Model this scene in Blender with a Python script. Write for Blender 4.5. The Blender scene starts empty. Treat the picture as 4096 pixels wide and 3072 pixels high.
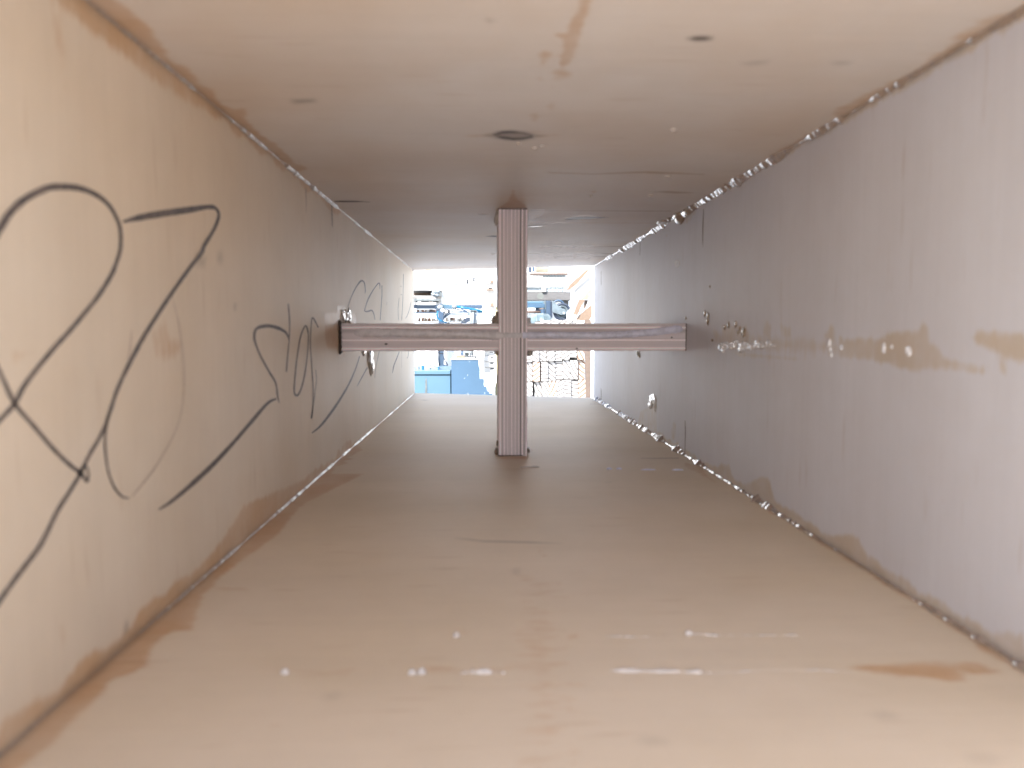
import bpy, bmesh, math, random
import numpy as np
from mathutils import Vector
from mathutils import noise as mnoise
random.seed(7); np.random.seed(7)
SC = bpy.context.scene

# ------------------------------------------------------------------ camera
FPX, CX, CY = 3072.0, 2048.0, 1536.0
YAW = math.asin(103/3081.0); PITCH = math.asin(214/3081.0/math.cos(math.asin(103/3081.0)))
cd = bpy.data.cameras.new('camera'); cam = bpy.data.objects.new('camera', cd); SC.collection.objects.link(cam)
cam.location = (0, 0, 0); cam.rotation_euler = (math.pi/2-PITCH, 0, -YAW)
cd.sensor_width = 36; cd.lens = 36*FPX/4096; cd.clip_start = 0.005; cd.clip_end = 400
cd.dof.use_dof = True; cd.dof.focus_distance = 1.6; cd.dof.aperture_fstop = 16
SC.camera = cam
# ------------------------------------------------------------------ light
SUN = Vector((-0.35, -0.64, 0.69)).normalized()       # direction towards the sun
W = bpy.data.worlds.new('World'); SC.world = W; W.use_nodes = True
nt = W.node_tree; bg = nt.nodes['Background']; sky = nt.nodes.new('ShaderNodeTexSky')
sky.sky_type = 'NISHITA'; sky.sun_disc = False
sky.sun_elevation = math.asin(SUN.z); sky.sun_rotation = math.atan2(SUN.x, SUN.y)
sky.air_density = 1.0; sky.dust_density = 1.0; sky.ozone_density = 1.5
nt.links.new(sky.outputs[0], bg.inputs[0]); bg.inputs[1].default_value = 0.15
sd = bpy.data.lights.new('sun', 'SUN'); sun = bpy.data.objects.new('sun', sd); SC.collection.objects.link(sun)
sd.energy = 5.0; sd.angle = math.radians(0.5); sd.color = (1, .98, .95)
sun.rotation_euler = SUN.to_track_quat('Z', 'Y').to_euler(); sun.location = (0, 0, 5)
# ------------------------------------------------------------------ exposure
SC.view_settings.view_transform = 'Standard'; SC.view_settings.look = 'None'
SC.view_settings.exposure = 1.66; SC.view_settings.gamma = 1
SC.view_settings.use_curve_mapping = False
SC.cycles.use_denoising = True; SC.cycles.max_bounces = 16; SC.cycles.diffuse_bounces = 12
SC.cycles.sample_clamp_indirect = 12; SC.cycles.caustics_reflective = True

# ------------------------------------------------------------------ pixel -> point helpers
cy_, sy_, cp_, sp_ = math.cos(YAW), math.sin(YAW), math.cos(PITCH), math.sin(PITCH)
F_ = Vector((sy_*cp_, cy_*cp_, -sp_)); R_ = Vector((cy_, -sy_, 0)); U_ = R_.cross(F_)
def ray(px, py): return F_*FPX + R_*(px-CX) + U_*(CY-py)
def P(px, py, Y): d = ray(px, py); return d*(Y/d.y)
def onX(px, py, X): d = ray(px, py); return d*(X/d.x)
def onZ(px, py, Z): d = ray(px, py); return d*(Z/d.z)
def crop(x0, y0, s, pts): return [(x0+a*s, y0+b*s) for a, b in pts]
Q1 = lambda pts: crop(0, 0, .633, pts)
Q2 = lambda pts: crop(1300, 0, .633, pts)
Q3 = lambda pts: crop(2696, 0, .633, pts)
Q4 = lambda pts: crop(0, 1000, .633, pts)
Q5 = lambda pts: crop(2696, 1000, .633, pts)
Q6 = lambda pts: crop(0, 2022, .633, pts)
Q7 = lambda pts: crop(1300, 2022, .633, pts)
Q8 = lambda pts: crop(2696, 2022, .633, pts)
QL = lambda pts: crop(1350, 1080, .41, pts)
QR = lambda pts: crop(2300, 700, .3165, pts)
QB = lambda pts: crop(2360, 1560, .2893, pts)

YC = 0.553                                  # distance of the brace
XL = P(1357, 1345, YC).x; XR = P(2748, 1345, YC).x
ZT = P(2050, 833, YC).z; ZB = P(2050, 1825, YC).z
Y0 = -0.02
YLF = 1.125; YRF = 1.035                    # far ends of the left and right panels
TH = 0.018

# ------------------------------------------------------------------ scene helpers
COL = SC.collection
def link(o, parent=None):
    COL.objects.link(o)
    if parent: o.parent = parent
    return o
def tag(o, label=None, cat=None, group=None, kind=None):
    if label: o['label'] = label
    if cat: o['category'] = cat
    if group: o['group'] = group
    if kind: o['kind'] = kind
    return o
def empty(name, loc=(0, 0, 0)):
    o = bpy.data.objects.new(name, None); o.location = loc; o.empty_display_size = .05
    return link(o)
def meshobj(name, verts, faces, m, parent=None, smooth=False):
    me = bpy.data.meshes.new(name); me.from_pydata([tuple(v) for v in verts], [], faces); me.update()
    bm = bmesh.new(); bm.from_mesh(me); bmesh.ops.recalc_face_normals(bm, faces=bm.faces); bm.to_mesh(me); bm.free()
    if m: me.materials.append(m)
    if smooth:
        for p in me.polygons: p.use_smooth = True
    o = bpy.data.objects.new(name, me); link(o)
    if parent:
        o.parent = parent; o.matrix_parent_inverse = parent.matrix_basis.inverted()
    return o

class MB:
    """collects verts/faces in world coordinates"""
    def __init__(s): s.v = []; s.f = []
    def add(s, v, f):
        n = len(s.v); s.v += [tuple(p) for p in v]; s.f += [tuple(i+n for i in q) for q in f]; return s
    def box(s, a, b):
        x0, y0, z0 = a; x1, y1, z1 = b
        v = [(x0,y0,z0),(x1,y0,z0),(x1,y1,z0),(x0,y1,z0),(x0,y0,z1),(x1,y0,z1),(x1,y1,z1),(x0,y1,z1)]
        return s.add(v, [(0,3,2,1),(4,5,6,7),(0,1,5,4),(1,2,6,5),(2,3,7,6),(3,0,4,7)])
    def prism(s, pts, Y, d):
        """front outline (px) at distance Y, thickness d along Y"""
        a = [P(x, y, Y) for x, y in pts]; n = len(a)
        v = a + [p+Vector((0, d, 0)) for p in a]
        f = [tuple(range(n)), tuple(range(2*n-1, n-1, -1))] + [(i, (i+1) % n, (i+1) % n+n, i+n) for i in range(n)]
        return s.add(v, f)
    def rect(s, x0, y0, x1, y1, Y, d): return s.prism([(x0, y0), (x1, y0), (x1, y1), (x0, y1)], Y, d)
    def tube(s, pts, r, seg=8, cap=True):
        pts = [Vector(p) for p in pts]; n = len(pts); rr = r if isinstance(r, (list, tuple)) else [r]*n
        vs = []; fs = []; up = Vector((0.13, 0.31, .94))
        for i, p in enumerate(pts):
            t = (pts[min(i+1, n-1)]-pts[max(i-1, 0)]).normalized()
            a = t.cross(up)
            if a.length < .05: a = t.cross(Vector((1, 0, 0)))
            a.normalize(); b = t.cross(a)
            for k in range(seg):
                an = 2*math.pi*k/seg; vs.append(p+(a*math.cos(an)+b*math.sin(an))*rr[i])
        for i in range(n-1):
            for k in range(seg):
                k2 = (k+1) % seg; fs.append((i*seg+k, i*seg+k2, (i+1)*seg+k2, (i+1)*seg+k))
        if cap: fs += [tuple(range(seg)), tuple(range((n-1)*seg, n*seg))]
        return s.add(vs, fs)
    def blob(s, c, rad, axis, seed=0, amp=.3, fr=2.5, sub=3):
        """lumpy blob; rad = (rx, ry, rz)"""
        bm = bmesh.new(); bmesh.ops.create_icosphere(bm, subdivisions=sub, radius=1)
        vs = []
        for v in bm.verts:
            q = v.co*fr+Vector((seed*3.7, seed*1.3, seed)); k = 1+amp*mnoise.noise(q)+amp*.5*mnoise.noise(q*2.3)
            vs.append(Vector(c)+Vector((v.co.x*rad[0]*k, v.co.y*rad[1]*k, v.co.z*rad[2]*k)))
        fs = [tuple(w.index for w in f.verts) for f in bm.faces]; bm.free()
        return s.add(vs, fs)
    def build(s, name, m, parent=None, smooth=False, bevel=0):
        o = meshobj(name, s.v, s.f, m, parent, smooth)
        if bevel:
            b = o.modifiers.new('bevel', 'BEVEL'); b.width = bevel; b.segments = 2; b.limit_method = 'ANGLE'
        return o

# ------------------------------------------------------------------ materials
def newmat(name):
    m = bpy.data.materials.new(name); m.use_nodes = True
    return m, m.node_tree, m.node_tree.nodes['Principled BSDF']
def N(t, ty, **kw):
    n = t.nodes.new(ty)
    for k, v in kw.items(): setattr(n, k, v)
    return n
def math_(t, op, a, b=None, clamp=False):
    n = N(t, 'ShaderNodeMath', operation=op, use_clamp=clamp)
    for i, v in enumerate((a, b)):
        if v is None: continue
        if hasattr(v, 'is_output'): t.links.new(v, n.inputs[i])
        else: n.inputs[i].default_value = v
    return n.outputs[0]
def coordnoise(t, scale3, sc=1.0, detail=4, rough=.55):
    tc = N(t, 'ShaderNodeTexCoord'); mp = N(t, 'ShaderNodeMapping'); mp.inputs['Scale'].default_value = scale3
    nz = N(t, 'ShaderNodeTexNoise'); nz.inputs['Scale'].default_value = sc; nz.inputs['Detail'].default_value = detail
    nz.inputs['Roughness'].default_value = rough
    t.links.new(tc.outputs['Object'], mp.inputs[0]); t.links.new(mp.outputs[0], nz.inputs['Vector'])
    return nz.outputs['Fac']
def maprange(t, v, a, b, c, d):
    n = N(t, 'ShaderNodeMapRange'); t.links.new(v, n.inputs[0])
    for i, x in enumerate((a, b, c, d)): n.inputs[i+1].default_value = x
    return n.outputs[0]
def mixc(t, fac, a, b, blend='MIX'):
    n = N(t, 'ShaderNodeMix', data_type='RGBA', blend_type=blend)
    if hasattr(fac, 'is_output'): t.links.new(fac, n.inputs[0])
    else: n.inputs[0].default_value = fac
    for i, v in ((6, a), (7, b)):
        if hasattr(v, 'is_output'): t.links.new(v, n.inputs[i])
        else: n.inputs[i].default_value = (*v, 1)
    return n.outputs[2]
def bump(t, b, h, strength, dist):
    n = N(t, 'ShaderNodeBump'); n.inputs['Strength'].default_value = strength; n.inputs['Distance'].default_value = dist
    t.links.new(h, n.inputs['Height']); t.links.new(n.outputs[0], b.inputs['Normal'])

def veneer(name, base, warm, stain, grain):
    """plywood face: fine grain, broad tone drift, masks painted per vertex for glue stains and knots"""
    m, t, b = newmat(name)
    g1 = coordnoise(t, grain[0], 1, 5, .6); g2 = coordnoise(t, grain[1], 1, 3, .5); cl = coordnoise(t, (1, 1, 1), 9, 3, .5)
    c = mixc(t, maprange(t, cl, .35, .7, 0, 1), base, warm)
    k = math_(t, 'ADD', maprange(t, g1, .25, .75, -.022, .022), maprange(t, g2, .3, .7, -.03, .03))
    k = math_(t, 'ADD', k, 1.0)
    hsv = N(t, 'ShaderNodeHueSaturation'); t.links.new(c, hsv.inputs['Color']); t.links.new(k, hsv.inputs['Value'])
    c = hsv.outputs[0]
    fl = coordnoise(t, grain[3], 1, 2, .5); c = mixc(t, maprange(t, fl, .66, .76, 0, .5), c, (.80, .72, .66), 'MULTIPLY')
    sp = coordnoise(t, (1, 1, 1), 70, 4, .65); c = mixc(t, maprange(t, sp, .35, .70, 0, .5), c, (.94, .93, .915), 'MULTIPLY')
    at = N(t, 'ShaderNodeAttribute', attribute_name='stain')
    n1 = coordnoise(t, grain[2], 1, 4, .6)
    s = math_(t, 'ADD', at.outputs['Fac'], maprange(t, n1, .25, .75, -.38, .38))
    s = maprange(t, s, .26, .86, 0, 1)
    n3 = coordnoise(t, (1, 1, 1), 45, 5, .65); sv = math_(t, 'MULTIPLY', s, maprange(t, n3, .3, .7, .55, 1.1))
    c = mixc(t, sv, c, stain, 'MULTIPLY')
    ad = N(t, 'ShaderNodeAttribute', attribute_name='dark')
    c = mixc(t, ad.outputs['Fac'], c, (.035, .022, .018))
    t.links.new(c, b.inputs['Base Color'])
    r = math_(t, 'SUBTRACT', .58, math_(t, 'MULTIPLY', s, .12)); t.links.new(r, b.inputs['Roughness'])
    bump(t, b, g1, .10, .0004)
    return m
SG = ((1, 330, 12), (1, 21, 4), (60, 340, 90), (1, 260, 26)); HG = ((12, 330, 1), (4, 21, 1), (90, 300, 60), (26, 260, 1))
M = {}
M['left'] = veneer('birch_left_light_tint', (.685, .595, .49), (.65, .53, .40), (.82, .64, .48), SG)  # warm cast of the light on this side is put into the base colour
M['right'] = veneer('birch_right_light_tint', (.645, .66, .73), (.62, .615, .665), (.86, .73, .56), SG)  # bluish cast of the skylight is put into the base colour
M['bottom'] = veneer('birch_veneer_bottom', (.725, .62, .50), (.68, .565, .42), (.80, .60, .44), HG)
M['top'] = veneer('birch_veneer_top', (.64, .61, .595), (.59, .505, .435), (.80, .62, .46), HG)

def plyedge(name, axis, lo, hi, stops):
    """laminated plywood edge; stops = (u, value) across the thickness"""
    m, t, b = newmat(name)
    tc = N(t, 'ShaderNodeTexCoord'); sx = N(t, 'ShaderNodeSeparateXYZ'); t.links.new(tc.outputs['Object'], sx.inputs[0])
    wob = coordnoise(t, (14, 30, 14), 1, 3)
    u = maprange(t, sx.outputs[axis], lo, hi, 0, 1)
    u = math_(t, 'ADD', u, maprange(t, wob, .3, .7, -.006, .006))
    cr = N(t, 'ShaderNodeValToRGB'); t.links.new(u, cr.inputs[0]); e = cr.color_ramp.elements; stops = [(p, v**1.4) for p, v in stops]
    while len(e) > 1: e.remove(e[0])
    e[0].position = stops[0][0]; v = stops[0][1]; e[0].color = (v, v, v, 1)
    for p, v in stops[1:]:
        q = e.new(p); q.color = (v, v, v, 1)
    fib = coordnoise(t, (900, 60, 40) if axis == 0 else (40, 60, 900), 1, 4, .7)
    col = mixc(t, maprange(t, fib, .3, .7, 0, 1), (.93, .83, .87), (.86, .76, .80))
    c = mixc(t, 1.0, col, cr.outputs[0], 'MULTIPLY')
    t.links.new(c, b.inputs['Base Color']); b.inputs['Roughness'].default_value = .65
    bump(t, b, cr.outputs[0], .5, .0006)
    return m

def glue(name, col, rough=.14, spec=.8, trans=0.0, scale=500, bs=.4, coat=0):
    m, t, b = newmat(name)
    n = coordnoise(t, (1, 1, 1), scale, 3)
    c = mixc(t, maprange(t, n, .35, .65, 0, 1), col, tuple(x*.8 for x in col))
    t.links.new(c, b.inputs['Base Color']); b.inputs['Roughness'].default_value = rough
    b.inputs['Specular IOR Level'].default_value = spec; b.inputs['Transmission Weight'].default_value = trans
    if coat:
        b.inputs['Coat Weight'].default_value = coat; b.inputs['Coat Roughness'].default_value = .03; b.inputs['Coat IOR'].default_value = 1.8
    bump(t, b, n, bs, .0006)
    return m
M['seam'] = glue('seam_glue', (.36, .28, .23), .06, 1.0, 0, 400, .10, 1)
M['white_glue'] = glue('white_glue', (.62, .555, .51), .25, .6)
M['glint_white_glue'] = glue('glint_white_glue', (.90, .90, .95), .06, 1.0, 0, 400, .3, 1)  # whitish base paints the glints of the right wall smear
M['dull_seam'] = glue('dull_seam_glue', (.33, .26, .21), .32, .6, 0, 400, .3, .08)
M['clear_glue'] = glue('clear_glue', (.74, .68, .62), .05, 1.0, .2, 400, .12, 1)
M['amber_glue'] = glue('amber_glue', (.44, .32, .22), .1, .9, .2, 300, .12, .6)
M['bead'] = glue('bead_glue', (.80, .80, .97), .28, .6, 0, 260)
M['bead_left'] = glue('bead_glue_left', (.78, .73, .77), .34, .5, 0, 260)
m, t, b = newmat('graphite'); n = coordnoise(t, (1, 1, 1), 900, 3)
n2 = coordnoise(t, (1, 1500, 260), 1, 3, .6); c = mixc(t, maprange(t, n2, .42, .68, 0, 1), (.060, .055, .060), (.26, .21, .185)); t.links.new(c, b.inputs['Base Color'])
b.inputs['Roughness'].default_value = .6; M['graphite'] = m
m, t, b = newmat('faint_graphite'); n = coordnoise(t, (1, 1, 1), 900, 3)
c = mixc(t, maprange(t, n, .35, .65, 0, 1), (.36, .28, .235), (.52, .42, .34)); t.links.new(c, b.inputs['Base Color'])
b.inputs['Roughness'].default_value = .6; M['faint'] = m

def paint(name, col, rough=.5, var=.12, scale=6, metal=0, scale3=(1, 1, 1)):
    m, t, b = newmat(name); n = coordnoise(t, scale3, scale, 5, .6)
    c = mixc(t, maprange(t, n, .3, .7, 0, 1), tuple(x*(1+var) for x in col), tuple(x*(1-var) for x in col))
    t.links.new(c, b.inputs['Base Color']); b.inputs['Roughness'].default_value = rough; b.inputs['Metallic'].default_value = metal
    return m
def endgrain(name, light, line, sc=1.0):
    m, t, b = newmat(name)
    tc = N(t, 'ShaderNodeTexCoord'); oi = N(t, 'ShaderNodeObjectInfo')
    off = N(t, 'ShaderNodeCombineXYZ')
    t.links.new(maprange(t, oi.outputs['Random'], 0, 1, -.45, .45), off.inputs[0])
    r2 = math_(t, 'FRACT', math_(t, 'MULTIPLY', oi.outputs['Random'], 7.31))
    t.links.new(maprange(t, r2, 0, 1, -.5, -.12), off.inputs[2])
    ad = N(t, 'ShaderNodeVectorMath', operation='ADD'); t.links.new(tc.outputs['Object'], ad.inputs[0]); t.links.new(off.outputs[0], ad.inputs[1])
    mp = N(t, 'ShaderNodeMapping'); mp.inputs['Scale'].default_value = (1, 0, 1); t.links.new(ad.outputs[0], mp.inputs[0])
    ln = N(t, 'ShaderNodeVectorMath', operation='LENGTH'); t.links.new(mp.outputs[0], ln.inputs[0])
    wob = coordnoise(t, (1, 0.1, 1), 25, 2)
    rr = math_(t, 'ADD', ln.outputs['Value'], maprange(t, wob, 0, 1, -.006, .006))
    sn = math_(t, 'FRACT', math_(t, 'MULTIPLY', rr, 46*sc))
    k = maprange(t, sn, .54, .82, 0, 1)
    c = mixc(t, k, light, line); t.links.new(c, b.inputs['Base Color']); b.inputs['Roughness'].default_value = .7
    return m
M['timber'] = endgrain('pale_endgrain', (.42, .40, .38), (.065, .055, .05))
M['timber_orange'] = endgrain('orange_endgrain', (.42, .36, .31), (.15, .065, .03))
M['pine'] = paint('pale_pine', (.50, .48, .45), .6, .08, 3, 0, (3, 3, 40))
M['tan'] = paint('tan_board', (.11, .078, .06), .6, .14, 3, 0, (3, 3, 30))
M['peach'] = paint('peach_plank', (.17, .115, .078), .6, .15, 4, 0, (20, 3, 20))
M['white'] = paint('white_paint', (.86, .86, .85), .5, .04)
M['housing'] = paint('white_housing', (.78, .78, .77), .5, .04)
M['blue'] = paint('blue_steel', (.038, .082, .135), .45, .07, 9)
M['blue_light'] = paint('pale_blue_steel', (.062, .125, .175), .45, .06, 9)
M['blue_dark'] = paint('dark_blue_steel', (.035, .065, .11), .45, .1, 20)
M['rail'] = paint('rail_blue', (.034, .06, .10), .45, .1, 14)
M['cyan'] = paint('cyan_plastic', (.003, .11, .22), .3, .1, 30)
M['black'] = paint('black_rubber', (.012, .014, .02), .6, .2, 40)
M['navy'] = paint('navy_rubber', (.018, .028, .05), .55, .2, 40)
M['zinc'] = paint('zinc_steel', (.13, .16, .18), .3, .25, 30, .35)
M['silver'] = paint('silver_steel', (.24, .27, .29), .3, .25, 60, .3, (8, 1, 1))
M['grey'] = paint('grey_cast', (.09, .10, .10), .5, .35, 60)
M['weathered'] = paint('weathered_timber', (.105, .10, .097), .8, .3, 6, 0, (3, 3, 60))
M['brown'] = paint('brown_stick', (.11, .072, .055), .6, .25, 10, 0, (3, 3, 60))
M['scrap'] = paint('split_offcuts', (.20, .10, .06), .7, .5, 40)
M['scrap_pale'] = paint('pale_offcuts', (.28, .21, .155), .7, .3, 40)
M['drum'] = paint('galvanised_drum', (.13, .17, .18), .35, .35, 9, .2)
M['mist'] = paint('pale_grey_board', (.30, .335, .35), .6, .12, 40)
M['log'] = paint('log_bark', (.20, .175, .125), .7, .35, 8, 0, (4, 2, 40))
M['yellow'] = paint('pale_yellow_label', (.50, .44, .24), .6, .15, 30)
M['concrete'] = paint('yard_concrete', (.46, .455, .45), .85, .12, 3)

# ------------------------------------------------------------------ setting
g = MB(); g.add([(-60, -60, -.52), (60, -60, -.52), (60, 60, -.52), (-60, 60, -.52)], [(0, 1, 2, 3)])
tag(g.build('ground', M['concrete']), kind='structure')

# ------------------------------------------------------------------ the plywood box
box = empty('plywood_box', (0, Y0, ZB-TH))
tag(box, 'long open plywood box seen from inside, glued seams and a cross brace in the middle', 'box')
bpy.context.view_layer.update()

def n1(Y, seed, step=.008):
    """smooth 1-d noise 0..1"""
    rs = np.random.RandomState(seed); k = rs.rand(400); x = Y/step; i = np.floor(x).astype(int); f = x-i; f = f*f*(3-2*f)
    return k[i % 400]*(1-f)+k[(i+1) % 400]*f
def sdf(poly, A, B):
    poly = np.array(poly); n = len(poly); d = np.full(A.shape, 1e9); ins = np.zeros(A.shape, bool)
    for i in range(n):
        x0, y0 = poly[i]; x1, y1 = poly[(i+1) % n]; dx, dy = x1-x0, y1-y0; L = dx*dx+dy*dy+1e-12
        tt = np.clip(((A-x0)*dx+(B-y0)*dy)/L, 0, 1); d = np.minimum(d, np.hypot(A-x0-tt*dx, B-y0-tt*dy))
        c = ((y0 > B) != (y1 > B)); xx = x0+(B-y0)*dx/(dy if abs(dy) > 1e-12 else 1e-12); ins ^= (c & (A < xx))
    return np.where(ins, -d, d)

def panel(name, side, mat_, stains, darks, seams, label=None):
    """side: 'L','R' (plane x) or 'T','B' (plane z). stains/darks: (px polygon, softness m, strength)."""
    vert = side in 'LR'
    c0 = {'L': XL, 'R': XR, 'T': ZT, 'B': ZB}[side]
    lo, hi = (ZB-.001, ZT+.001) if vert else (XL-TH, XR+TH)
    tow = (lambda x, y: (lambda q: (q.y, q.z))(onX(x, y, c0))) if vert else (lambda x, y: (lambda q: (q.y, q.x))(onZ(x, y, c0)))
    ns = int((hi-lo)/.0016); ny = 720
    S = np.linspace(lo, hi, ns+1); Tn = np.linspace(0, 1, ny+1)
    yend = (np.full(ns+1, YLF if side == 'L' else YRF) if vert else YLF+(S-XL)/(XR-XL)*(YRF-YLF))
    YY = Y0+np.outer(Tn, yend-Y0); SS = np.tile(S, (ny+1, 1))
    sm = np.zeros_like(YY); dm = np.zeros_like(YY)
    for pts, soft, st in stains:
        pl = [tow(*p) for p in pts]; sm = np.maximum(sm, st*np.clip(.5-sdf(pl, YY, SS)/soft, 0, 1))
    for pts, soft, st in darks:
        pl = [tow(*p) for p in pts]; dm = np.maximum(dm, st*np.clip(.5-sdf(pl, YY, SS)/soft, 0, 1))
    elo, ehi = (ZB, ZT) if vert else (XL, XR)
    for edge, w0, amp, seed, ya, yb in seams:
        dist = (SS-elo) if edge == 0 else (ehi-SS)
        w = w0*(.45+amp*n1(YY, seed)+amp*.7*n1(YY, seed+50, .021)**2)
        ok = np.clip((YY-ya)/.03, 0, 1)*np.clip((yb-YY)/.03, 0, 1)
        sm = np.maximum(sm, ok*np.clip(.5+(w-dist)/.003, 0, 1))
        gw = .0006+.0016*n1(YY, seed+70, .012); dm = np.maximum(dm, .42*np.clip((.52-YY)/.2, 0, 1)*np.clip(1-dist/gw/1.6, 0, 1))
    sgn = {'L': -1, 'R': 1, 'T': 1, 'B': -1}[side]
    def co(Yv, Sv, off): 
        c = np.full(Yv.shape, c0+sgn*off)
        return np.stack([c, Yv, Sv], -1) if vert else np.stack([Sv, Yv, c], -1)
    n_in = (ny+1)*(ns+1)
    V = co(YY, SS, 0).reshape(-1, 3)
    idx = np.arange(n_in).reshape(ny+1, ns+1)
    quads = np.stack([idx[:-1, :-1], idx[1:, :-1], idx[1:, 1:], idx[:-1, 1:]], -1).reshape(-1, 4).tolist()
    # outer skin through the perimeter
    per = list(idx[0, :])+list(idx[1:, -1])+list(idx[-1, -2::-1])+list(idx[-2:0:-1, 0])
    per = [int(i) for i in per]
    VO = V[per].copy(); VO[:, 0 if vert else 2] += sgn*TH
    base = n_in; npn = len(per)
    quads += [(per[i], per[(i+1) % npn], base+(i+1) % npn, base+i) for i in range(npn)]
    quads.append(tuple(base+i for i in range(npn)))
    me = bpy.data.meshes.new(name); me.from_pydata(np.concatenate([V, VO]).tolist(), [], quads); me.update()
    for an, arr in (('stain', sm), ('dark', dm)):
        at = me.attributes.new(an, 'FLOAT', 'POINT')
        at.data.foreach_set('value', np.concatenate([arr.ravel(), np.zeros(npn)]).astype(np.float32))
    me.materials.append(mat_)
    bm = bmesh.new(); bm.from_mesh(me); bmesh.ops.recalc_face_normals(bm, faces=bm.faces); bm.to_mesh(me); bm.free()
    o = bpy.data.objects.new(name, me); link(o); o.parent = box; o.matrix_parent_inverse = box.matrix_basis.inverted()
    if label: o['label'] = label
    return o

def ell(cx, cy, rx, ry, n=16, rot=0): return [(cx+rx*math.cos(a)*math.cos(rot)-ry*math.sin(a)*math.sin(rot), cy+rx*math.cos(a)*math.sin(rot)+ry*math.sin(a)*math.cos(rot)) for a in [2*math.pi*i/n for i in range(n)]]

# left panel ---------------------------------------------------------------
left_st = [
    (Q1([(300,-40),(400,70),(600,220),(800,370),(950,500),(1180,640),(1400,760),(1400,600),(800,0),(500,-60)]), .004, .85),
    (Q1([(330,60),(400,60),(410,350),(400,690),(370,690),(360,350)]), .004, .48),
    (Q4([(960,500),(1040,430),(1070,540),(1140,570),(1150,620),(1100,690),(980,690)]), .004, .62),
    (Q4([(60,630),(200,640),(180,680),(70,690)]), .004, .5),
    (Q4([(2050,395),(2250,400),(2250,640),(2060,620)]), .004, .8),
    (QL([(0,340),(60,350),(130,420),(140,500),(0,505)]), .003, .85),
    (QL([(0,770),(60,760),(100,820),(60,850),(0,830)]), .003, .7),
    (Q6([(0,1370),(60,1310),(230,1230),(370,1180),(440,1080),(470,1010),(560,930),(700,880),(820,830),(900,740),(1010,640),(1080,520),(1250,400),(1420,200),(1540,0),(2000,-200),(2000,200),(0,1800)]), .003, 1.0),
    (Q6([(390,760),(410,700),(420,860),(395,900)]), .003, .6),
    (QR([(0,0),(0,1),(1,1)]), .001, 0),
    (crop(1200,700,.3014,[(250,250),(520,420),(560,470),(500,540),(400,480),(280,330)]), .003, .9),
    (ell(940, 1228, 8, 12), .003, .7), (ell(810,1030,35,18), .006, .45)]
left_dk = [(ell(940, 1227, 5, 9), .003, .35), (Q4([(2135,455),(2158,455),(2172,600),(2165,650),(2145,610)]), .0015, .9),
           (Q6([(790,740),(805,740),(810,800),(785,800)]), .002, .5), (Q4(ell(1390,50,18,35)), .004, .25),
           (Q4([(1240,40),(1300,60),(1290,95),(1240,90)]), .004, .35)]
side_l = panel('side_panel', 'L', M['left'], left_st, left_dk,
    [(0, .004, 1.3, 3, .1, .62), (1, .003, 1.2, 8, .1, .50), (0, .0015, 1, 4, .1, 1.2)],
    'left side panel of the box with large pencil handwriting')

# right panel --------------------------------------------------------------
right_st = [
    (Q5([(1340,530),(1400,515),(1540,510),(1570,475),(1605,480),(1615,590),(1640,600),(1720,690),(1900,730),(2000,750),(1950,775),(1700,745),(1500,762),(1380,740),(1370,720),(1200,690),(1050,680),(1040,530),(1065,560),(1100,560),(1240,560),(1330,560)]), .003, 1),
    (Q5([(950,540),(990,470),(1015,490),(1015,590),(960,570)]), .003, .9),
    (Q5([(300,480),(460,480),(480,580),(640,560),(780,590),(900,575),(900,610),(700,620),(330,600)]), .003, .8),
    (Q5([(240,500),(330,520),(600,530),(950,560),(1100,600),(1340,600),(1340,690),(1000,660),(700,650),(380,640),(260,600)]), .006, .62),
    (Q5([(380,650),(420,640),(760,680),(900,680),(760,695),(420,680)]), .003, .7),
    (Q5([(580,440),(620,480),(600,560),(560,540)]), .003, .7), (Q5([(670,470),(690,470),(740,490),(745,560),(680,560)]), .003, .7),
    (Q5([(1880,570),(1910,515),(2050,510),(2300,545),(2300,730),(2080,680),(2000,630),(1920,600)]), .003, 1),
    (Q5([(2055,700),(2090,690),(2095,780),(2060,790)]), .003, .9),
    (Q5(ell(20,85,14,22)), .002, 1),
    (Q5([(180,1400),(230,1350),(260,1380),(300,1350),(350,1360),(370,1440),(440,1480),(560,1430),(600,1440),(640,1600),(760,1650),(900,1800),(500,1800)]), .003, 1),
    (Q8([(700,50),(780,50),(900,160),(1000,190),(1100,180),(1160,200),(1210,290),(1250,350),(1290,350),(1340,430),(1420,480),(1540,560),(1610,600),(1720,660),(1900,720),(1980,790),(2212,820),(2300,1200),(900,300)]), .003, 1),
    (Q3([(1060,680),(1180,690),(1400,600),(1620,480),(1740,370),(1900,290),(2100,170),(2212,110),(2212,0),(1300,500)]), .003, .8),
    (QR(ell(1290,1125,24,36)), .001, 1), (QR(ell(1158,770,8,18)), .001, .9),
    (QR([(1240,560),(1240,400),(1560,380),(1530,470),(1450,600),(1350,640)]), .002, .55),
    (QB([(700,290),(800,230),(925,200),(925,640),(800,560),(650,480)]), .002, .6),
    (QB([(1140,400),(1190,480),(1190,700),(1120,700)]), .002, .5)]
right_dk = [(QR(ell(1290,1125,16,24)), .001, .25), (Q5(ell(22,85,8,14)), .001, .3)]
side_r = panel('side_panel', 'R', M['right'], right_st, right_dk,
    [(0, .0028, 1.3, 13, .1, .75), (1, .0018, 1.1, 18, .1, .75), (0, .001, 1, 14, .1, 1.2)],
    'right side panel of the box, cool light tinted into its colour, smeared with glue along its middle')

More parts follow.
